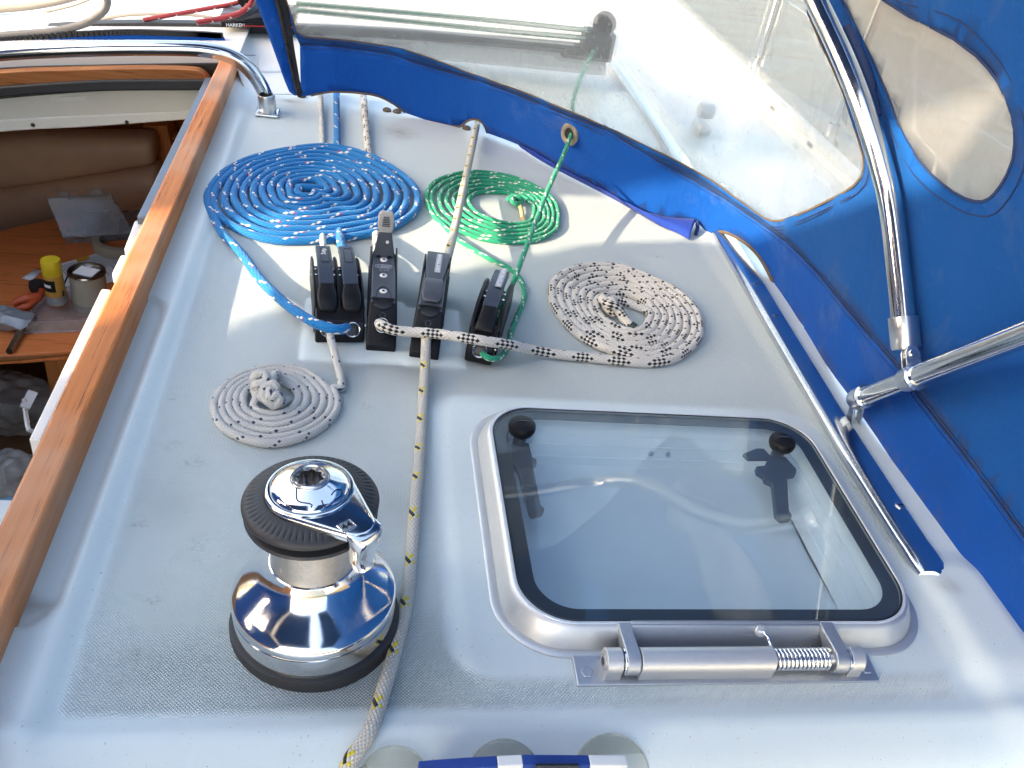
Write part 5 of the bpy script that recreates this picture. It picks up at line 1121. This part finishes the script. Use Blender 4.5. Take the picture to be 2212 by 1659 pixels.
# ------------------------------------------------------------------ the cabin seen through the companionway
def build_cabin():
    ZT = -.60; S_ = lambda b, n, m, **k: tag(b.build(n, m, **k), kind='structure')
    b = MB(); b.add([(-2.4, .2, -1.25), (.3, .2, -1.25), (.3, 3.3, -1.25), (-2.4, 3.3, -1.25)], [(0, 1, 2, 3)]); S_(b, 'cabin_floor', 'darkwood')
    b = MB(); b.add([(-2.4, 3.22, -1.25), (.3, 3.22, -1.25), (.3, 3.22, -.03), (-2.4, 3.22, -.03)], [(0, 1, 2, 3)]); S_(b, 'cabin_wall_front', 'joinery')
    b = MB(); b.add([(.3, .374, -1.25), (.3, 3.22, -1.25), (.3, 3.22, -.06), (.3, .374, -.06)], [(0, 1, 2, 3)]); S_(b, 'cabin_wall_right', 'joinery')
    b = MB(); b.add([(-2.4, .374, -1.25), (-2.4, 3.22, -1.25), (-2.4, 3.22, -.03), (-2.4, .374, -.03)], [(0, 1, 2, 3)]); S_(b, 'cabin_wall_left', 'joinery')
    b = MB(); b.add([(-2.4, .372, -1.25), (-1.16, .372, -1.25), (-1.16, .372, -.04), (-2.4, .372, -.04)], [(0, 1, 2, 3)]); b.add([(-.34, .371, -1.25), (.3, .371, -1.25), (.3, .371, -.50), (-.34, .371, -.50)], [(0, 1, 2, 3)]); S_(b, 'cabin_wall_aft', 'gelp')
    b = MB(); b.add([(-2.4, 2.18, -.07), (.3, 2.18, -.07), (.3, 3.22, -.07), (-2.4, 3.22, -.07)], [(0, 1, 2, 3)]); b.add([(-.30, .374, -.07), (.22, .374, -.07), (.22, 2.18, -.07), (-.30, 2.18, -.07)], [(0, 1, 2, 3)]); b.add([(-.355, .374, -.30), (-.335, .374, -.005), (-.335, 2.18, -.005), (-.355, 2.18, -.30)], [(0, 1, 2, 3)])
    S_(b, 'cabin_ceiling', 'beige')
    # settee: two fat rolls of tan leather, seat below
    T = thing('settee', PY(150, 380, 3.0), 'tan leather settee with two rolled back cushions inside the cabin', 'settee')
    YB = 2.98
    def roll(name, top, bot, depth, par=T):
        t = cr([PY(x, y, YB) for x, y in top], 10); o = cr([PY(x, y, YB) for x, y in bot], 10); rings = []
        for i in range(min(len(t), len(o))):
            h = (t[i]-o[i]); m = (t[i]+o[i])/2; H = np.linalg.norm(h)/2; e = 1.0
            rings.append([m+np.array([0, -depth*abs(math.cos(a))**.6*math.copysign(1, math.cos(a))*e, H*.995*math.copysign(abs(math.sin(a))**.75, math.sin(a))]) for a in np.linspace(0, 2*math.pi, 28, endpoint=False)])
        k = rings[-1]; c = np.mean(k, 0); rings.append([c+(np.array(q)-c)*.9+np.array([.018, 0, 0]) for q in k]); rings.append([c+(np.array(q)-c)*.6+np.array([.026, 0, 0]) for q in k])
        b = MB(); b.loft(rings); return b.build(name, 'leather', par, angle=60)
    roll('upper_roll', [(-420, 345), (0, 292), (150, 286), (312, 285)], [(-420, 460), (0, 401), (150, 378), (330, 350)], .07)
    roll('lower_roll', [(-420, 470), (0, 400), (150, 377), (330, 349)], [(-420, 620), (0, 520), (150, 478), (345, 452)], .085)
    zs = -.735; b = MB(); pts = cr([P(-420, 760, zs), P(0, 520, zs), P(100, 470, zs), P(220, 430, zs), P(345, 410, zs)], 8); p2 = cr([P(-420, 960, zs), P(0, 640, zs), P(100, 600, zs), P(220, 560, zs), P(330, 540, zs)], 8)
    b.loft([[pts[i], p2[i], p2[i]+(0, 0, -.12), pts[i]+(0, 0, -.12)] for i in range(len(pts))]); b.build('seat_cushion', 'leather', T, bevel=.02)
    b = MB(); b.tube([P(248, 428, zs+.004), P(236, 470, zs+.004)], .004, 6); b.build('seat_seam', 'rubber', T)
    # joinery right of the settee
    J = thing('cabin_locker', PY(360, 330, 3.05), 'orange-brown wooden locker front beside the tan settee', 'locker')
    b = MB(); b.loft([[PY(310, 272, 3.06), PY(352, 520, 3.00), PY(352, 520, 3.00)+(0, .1, 0), PY(310, 272, 3.06)+(0, .1, 0)], [PY(360, 272, 3.02), PY(420, 520, 2.96), PY(420, 520, 2.96)+(0, .1, 0), PY(360, 272, 3.02)+(0, .1, 0)]]); b.build('panel', 'joinery', J)
    b = MB(); q = [PY(372, 294, 2.98), PY(372, 304, 2.98), PY(420, 300, 2.95), PY(420, 290, 2.95)]; b.hexa(q, [v+np.array([0, .04, 0]) for v in q]); b.build('fiddle_rail', 'teakx', J, bevel=.003)
    # table
    g = thing('cabin_table', P(120, 640, ZT), 'red-brown wooden cabin table littered with tools and papers', 'table')
    out = [(-260, 640), (-120, 545), (0, 500), (60, 484), (130, 474), (230, 470), (400, 470), (420, 560), (360, 735), (210, 752), (60, 764), (-60, 772), (-260, 800)]
    o = cr([P(x, y, ZT)[:2] for x, y in out], 6, True); b = MB(); b.prism(o, ZT-.028, ZT); b.build('table_top', 'ply', g, bevel=.004)
    b = MB(); b.tube([P(x, y, ZT-.012) for x, y in [(-260, 803), (-60, 776), (60, 768), (210, 756), (350, 740)]], .012, 10); b.build('edge_trim', 'teakx', g)
    b = MB(); q0 = P(150, 640, ZT-.03); b.box(q0+np.array([0, 0, -.30]), (.08, .3, .6)); b.build('leg', 'joinery', g, bevel=.01)
    def on(px, py, dz=0.0): return P(px, py, ZT+dz)
    # clear organiser with raised lid
    O = thing('organizer_box', on(210, 505), 'clear plastic compartment box with its lid raised, on the cabin table', 'organizer')
    a, c = on(136, 512, .03), on(287, 503, .03); t0, t1 = PY(101, 428, a[1]+.05), PY(240, 420, c[1]+.05); n = np.cross(c-a, t0-a); n /= np.linalg.norm(n); n = n if n[1] < 0 else -n
    b = MB(); b.hexa([a, c, t1, t0], [v+n*.004 for v in (a, c, t1, t0)]); lid = b.build('lid', 'clearp', O, bevel=.001)
    b = MB(); b.tube([a, c, t1, t0], .0035, 6, closed=True); b.build('lid_rim', 'clearp', lid)
    for x in (.27, .78):
        m = t0+(t1-t0)*x; b = MB(); b.box(m+np.array([0, 0, .008]), (.03, .008, .018)); b.build('latch', 'clearp', lid, bevel=.002)
    b = MB(); a2, c2 = a+(0, .01, -.028), c+(.06, .03, -.028); bk = np.array([.02, .14, 0]); up = np.array([0, 0, .035])
    b.hexa([a2, c2, c2+bk, a2+bk], [a2+up, c2+up, c2+bk+up, a2+bk+up]); b.build('tray', 'clearp', O, bevel=.003)
    for k in range(9):
        q = a2+(c2-a2)*(.06+.11*k)+bk*random.uniform(.2, .5)+np.array([0, 0, .014]); b = MB(); b.box(q, (.018, .02, .012), Matrix.Rotation(random.random(), 3, 'Z')); b.build('fitting', random.choice(['tin', 'cangrey', 'drum', 'blackp']), O)
    # spray can
    base = on(124, 653, .03); K = thing('spray_can', base, 'small spray can with yellow cap standing on the clear tray', 'spray can')
    r = .023; Z_ = .68
    b = MB(); b.lathe([(0, 0), (r*.93, 0), (r, .004), (r, .080), (r*.97, .083), (r*.82, .087)], base, (0, 0, 1), 36); b.build('body', 'canlabel', K)
    b = MB()
    b.loft([[base+np.array([(r+.0006)*math.cos(t), (r+.0006)*math.sin(t), z]) for t in np.linspace(math.radians(200), math.radians(292), 16)] for z in (.042, .074)], False); b.build('dark_panel', 'blackp', K)
    b = MB(); b.loft([[base+np.array([(r+.0006)*math.cos(t), (r+.0006)*math.sin(t), z]) for t in np.linspace(0, 2*math.pi, 36)] for z in (.003, .026)], False); b.build('grey_band', 'cangrey', K)
    b = MB(); b.loft([[base+np.array([(r+.0010)*math.cos(t), (r+.0010)*math.sin(t), z]) for t in np.linspace(math.radians(222), math.radians(268), 8)] for z in (.054, .062)], False); b.build('white_print', 'paper', K)
    b = MB(); b.lathe([(r*.98, .082), (r*1.0, .083), (r*.985, .118), (r*.93, .122), (0, .1225)], base, (0, 0, 1), 36); b.build('cap', 'yellow', K)
    # clear clamshell tray under the can
    C_ = thing('clear_tray', on(115, 690), 'clear vacuum-formed plastic tray under the spray can', 'tray')
    q = [on(28, 724), on(215, 716), on(248, 665), on(176, 628), on(110, 640)]
    def lift(f, z): c = np.mean(q, 0); return [c+(v-c)*f+np.array([0, 0, z]) for v in q]
    b = MB(); b.loft([lift(1, .002), lift(.95, .004), lift(.90, .026), lift(.86, .028), lift(.80, .026), lift(.74, .022)]); b.build('tray', 'clearp', C_, angle=25)
    # papers, card, tape, tin, pencil, pliers
    Pp = thing('paper_sheet', on(190, 580), 'printed white paper sheet lying under the tin', 'paper')
    z = .0025; f = [on(122, 572, z), on(248, 537, z), on(276, 566, z), on(265, 600, z), on(150, 640, z)]
    b = MB(); b.add(f, [(0, 1, 2, 3, 4)]); b.build('sheet', 'paper', Pp)
    b = MB(); e0, e1, e2 = on(128, 574, z+.001), on(246, 541, z+.001), on(163, 622, z+.001)
    for k in range(26):
        s = k/26; st = e0+(e1-e0)*s; ln = (e2-e0)*random.uniform(.45, .92); w_ = (e1-e0)*.012
        b.add([st, st+w_, st+w_+ln, st+ln], [(0, 1, 2, 3)])
    b.build('print_lines', 'ink', Pp, smooth=False)
    b = MB(); f = [on(47, 601, z), on(74, 582, z), on(92, 585, z), on(68, 606, z)]; b.add(f, [(0, 1, 2, 3)]); tag(b.build('card', 'paper', None, solid=.001), 'small white card lying left of the yellow-capped can', 'card')
    c = on(187, 588, .10); r = float(np.linalg.norm(on(229, 588, .10)-on(146, 588, .10)))/2; n_ = thing('paint_tin', on(187, 640), 'round paint tin with shiny lid and label beside the white board', 'tin')
    b = MB(); b.lathe([(r*.96, -.10), (r*.96, -.004), (r, -.003), (r*1.02, 0), (r, .003), (r*.93, .003), (r*.90, -.004), (r*.80, -.002), (0, -.002)], c, (0, 0, 1), 48); b.build('body', 'tinside', n_)
    b = MB(); b.lathe([(r*1.0, -.002), (r*1.03, .001), (r*1.0, .005), (r*.92, .005), (r*.89, -.002), (r*.78, .000), (0, .0005)], c, (0, 0, 1), 48); b.build('lid', 'tin', n_)
    b = MB(); b.box(c+np.array([0, .0, .002]), (.05, .04, .002), Matrix.Rotation(-.3, 3, 'Z')); b.build('lid_label', 'paper', n_)
    b = MB(); b.tube(cr([c+np.array([-r, 0, -.01]), c+np.array([-r*1.15, -.03, -.03]), c+np.array([-r*.9, -.07, -.03])], 8), .002, 8); b.build('wire_handle', 'blackp', n_)
    q = on(262, 535, .0); b = MB(); b.lathe([(.055, 0), (.075, 0), (.075, .03), (.055, .03)], q, (0, 0, 1), 40); tag(b.build('tape_roll', pbr('buff_tape', (.40, .34, .25), .6)), 'buff tape roll on the cabin table behind the paper sheet', 'tape')
    b = MB(); b.tube([on(168, 563, .006), on(190, 556, .006)], .006, 8); y = b.build('pencil_stub', pbr('amber_plastic', (.5, .22, .02), .5)); tag(y, 'short amber pencil stub above the paper sheet', 'pencil')
    PL = thing('pliers', on(45, 665), 'pliers with orange grips on the left part of the table', 'pliers')
    b = MB(); b.tube(cr([on(30, 655, .02), on(55, 645, .03), on(85, 640, .025), on(90, 628, .02)], 8), [.010]*8+[.012]*8+[.008]*9, 10); b.build('grip', 'orange', PL)
    b = MB(); b.tube(cr([on(40, 668, .015), on(60, 662, .02), on(86, 645, .02)], 8), [.009]*17, 10); b.build('grip', 'orange', PL)
    b = MB(); b.tube(cr([on(90, 640, .02), on(60, 690, .015), on(20, 760, .01)], 8), [.005]*8+[.008]*9, 8); b.build('shaft', 'tin', PL)
    b = MB(); b.lathe([(0, -.012), (.018, -.012), (.020, 0), (.018, .012), (0, .012)], on(80, 618, .012), (0, 0, 1), 20); tag(b.build('knob', 'rubber'), 'small dark knob beside the orange pliers', 'knob')
    G = thing('rag_heap', on(12, 680), 'heap of dark grey rag at the left table edge', 'rag')
    def crumple(name, px, py, zc, sx, sy, sz, mat, label, cat, seed, sub=4, parent=None, amp=.35):
        bm = bmesh.new(); bmesh.ops.create_icosphere(bm, subdivisions=sub, radius=1); c0 = P(px, py, zc); rr = np.random.default_rng(seed); D = rr.normal(size=(34, 3)); D /= np.linalg.norm(D, axis=1)[:, None]; of = rr.uniform(.55, .95, 34)
        b = MB()
        for v in bm.verts:
            d = np.array(v.co); cut = np.min(np.where(D@d > .15, of/np.maximum(D@d, .15), 9)); k = min(1.25, cut); k *= 1+amp*.25*math.sin(d[0]*9+seed)*math.sin(d[1]*11)*math.sin(d[2]*7+1)
            b.v.append(tuple(c0+d*k*np.array([sx, sy, sz])))
        b.f = [tuple(w_.index for w_ in f_.verts) for f_ in bm.faces]; bm.free()
        o = b.build(name, mat, parent, angle=28); return o if parent is not None else tag(o, label, cat)
    crumple('heap', 8, 690, ZT+.02, .06, .05, .03, 'cangrey', '', '', 5, parent=G)
    b = MB(); b.box(P(60, 890, -1.0)+np.array([0, .05, -.12]), (.8, .6, .22), Matrix.Rotation(.25, 3, 'Z')); tag(b.build('cardboard_box', 'card', None, bevel=.006), 'brown cardboard box under the plastic bags in the cabin', 'cardboard box')
    crumple('plastic_bag', 35, 870, -.90, .20, .14, .12, 'bag', 'crumpled clear plastic bag below the cabin table, behind the white board', 'plastic bag', 12, 5)['group'] = 'crumpled plastic bags'
    crumple('plastic_bag', 12, 1040, -.80, .13, .12, .10, 'bag', 'crumpled clear plastic bag nearest the teak rail at the left edge', 'plastic bag', 21, 5)['group'] = 'crumpled plastic bags'
    b = MB(); b.box(P(6, 1140, -.5), (.03, .08, .06)); tag(b.build('plastic_tub', 'white', None, bevel=.004), 'white plastic tub rim at the left picture edge under the teak rail', 'tub')
    b = MB(); b.box(P(22, 1108, -.56), (.06, .07, .02), Matrix.Rotation(.3, 3, 'Z')); tag(b.build('sponge', pbr('pale_blue_sponge', (.10, .24, .36), .9, 0, .3, 200, .6, 500), None, bevel=.004), 'pale blue sponge in the cabin at the lower left', 'sponge')
build_cabin()

# ------------------------------------------------------------------ suction discs and the striped pouch on the aft face
def build_pouch():
    nrm = np.array([0, -.53, .85]); ux = np.array([1.0, 0, 0]); uy = np.cross(nrm, ux)*1.0; uy = uy if uy[2] > 0 else -uy
    for px, r_, lb in ((852, .031, 'clear suction disc, the leftmost of three, next to the flecked rope'), (1087, .034, 'clear suction disc in the middle of the row of three on the edge'), (1316, .036, 'clear suction disc, the rightmost of three, above the white stripe')):
        top = {852: 1611, 1087: 1597, 1316: 1585}[px]; c = P(px, top, .004)-uy*r_; T = thing('suction_disc', c, lb, 'suction disc', 'clear suction discs along the aft deck edge')
        rings = []
        for f_, h in ((1.0, .0), (1.0, .0012), (.93, .0018), (.5, .0040), (.22, .0070)):
            rings.append([c+ux*r_*f_*math.cos(t)+uy*r_*f_*math.sin(t)+nrm*h for t in np.linspace(0, 2*math.pi, 48, endpoint=False)])
        MB().loft(rings).build('cup', 'disc', T)
        MB().tube([c+ux*r_*math.cos(t)+uy*r_*math.sin(t)+nrm*.001 for t in np.linspace(0, 2*math.pi, 48, endpoint=False)], .0009, 8, closed=True).build('rim', 'disc', T)
        a = math.radians(155); q = c+ux*r_*math.cos(a)+uy*r_*math.sin(a); MB().tube([q+(.004, .001, .003), q, q-ux*.006-uy*.006], .0018, 8).build('tab', 'disc', T)
    T = thing('striped_pouch', P(1150, 1665, -.05), 'blue and white striped cloth pouch hanging below the suction discs', 'pouch')
    def top(px): return np.interp(px, [900, 1000, 1130, 1360], [1668, 1660, 1653, 1654])
    def seg(name, x0, x1, mat, d=.0):
        b = MB(); rings = []
        for x in np.linspace(x0, x1, 6):
            p = P(x, top(x), -.012); p = np.array([p[0], .398-d, p[2]]); y_ = .398; t_ = ray(x, top(x)); p = CAMP+t_*((y_-d)/t_[1])
            rings.append([p, p+np.array([0, .010+d, .000]), p+np.array([0, .008+d, -.16]), p+np.array([0, -.02, -.16])])
        return MB().loft(rings).build(name, mat, T, bevel=.0012)
    seg('blue_panel', 905, 1076, 'bluestripe'); seg('white_panel', 1076, 1131, 'white'); seg('blue_panel', 1131, 1276, 'bluestripe'); seg('white_panel', 1276, 1357, 'white')
    b = MB(); p = [CAMP+ray(x, y)*((.3955)/ray(x, y)[1]) for x, y in ((1156, 1649), (1250, 1649), (1250, 1700), (1156, 1700))]; b.hexa(p, [v+np.array([0, -.002, .0]) for v in p]); b.build('dark_window', 'seal', T)
build_pouch()
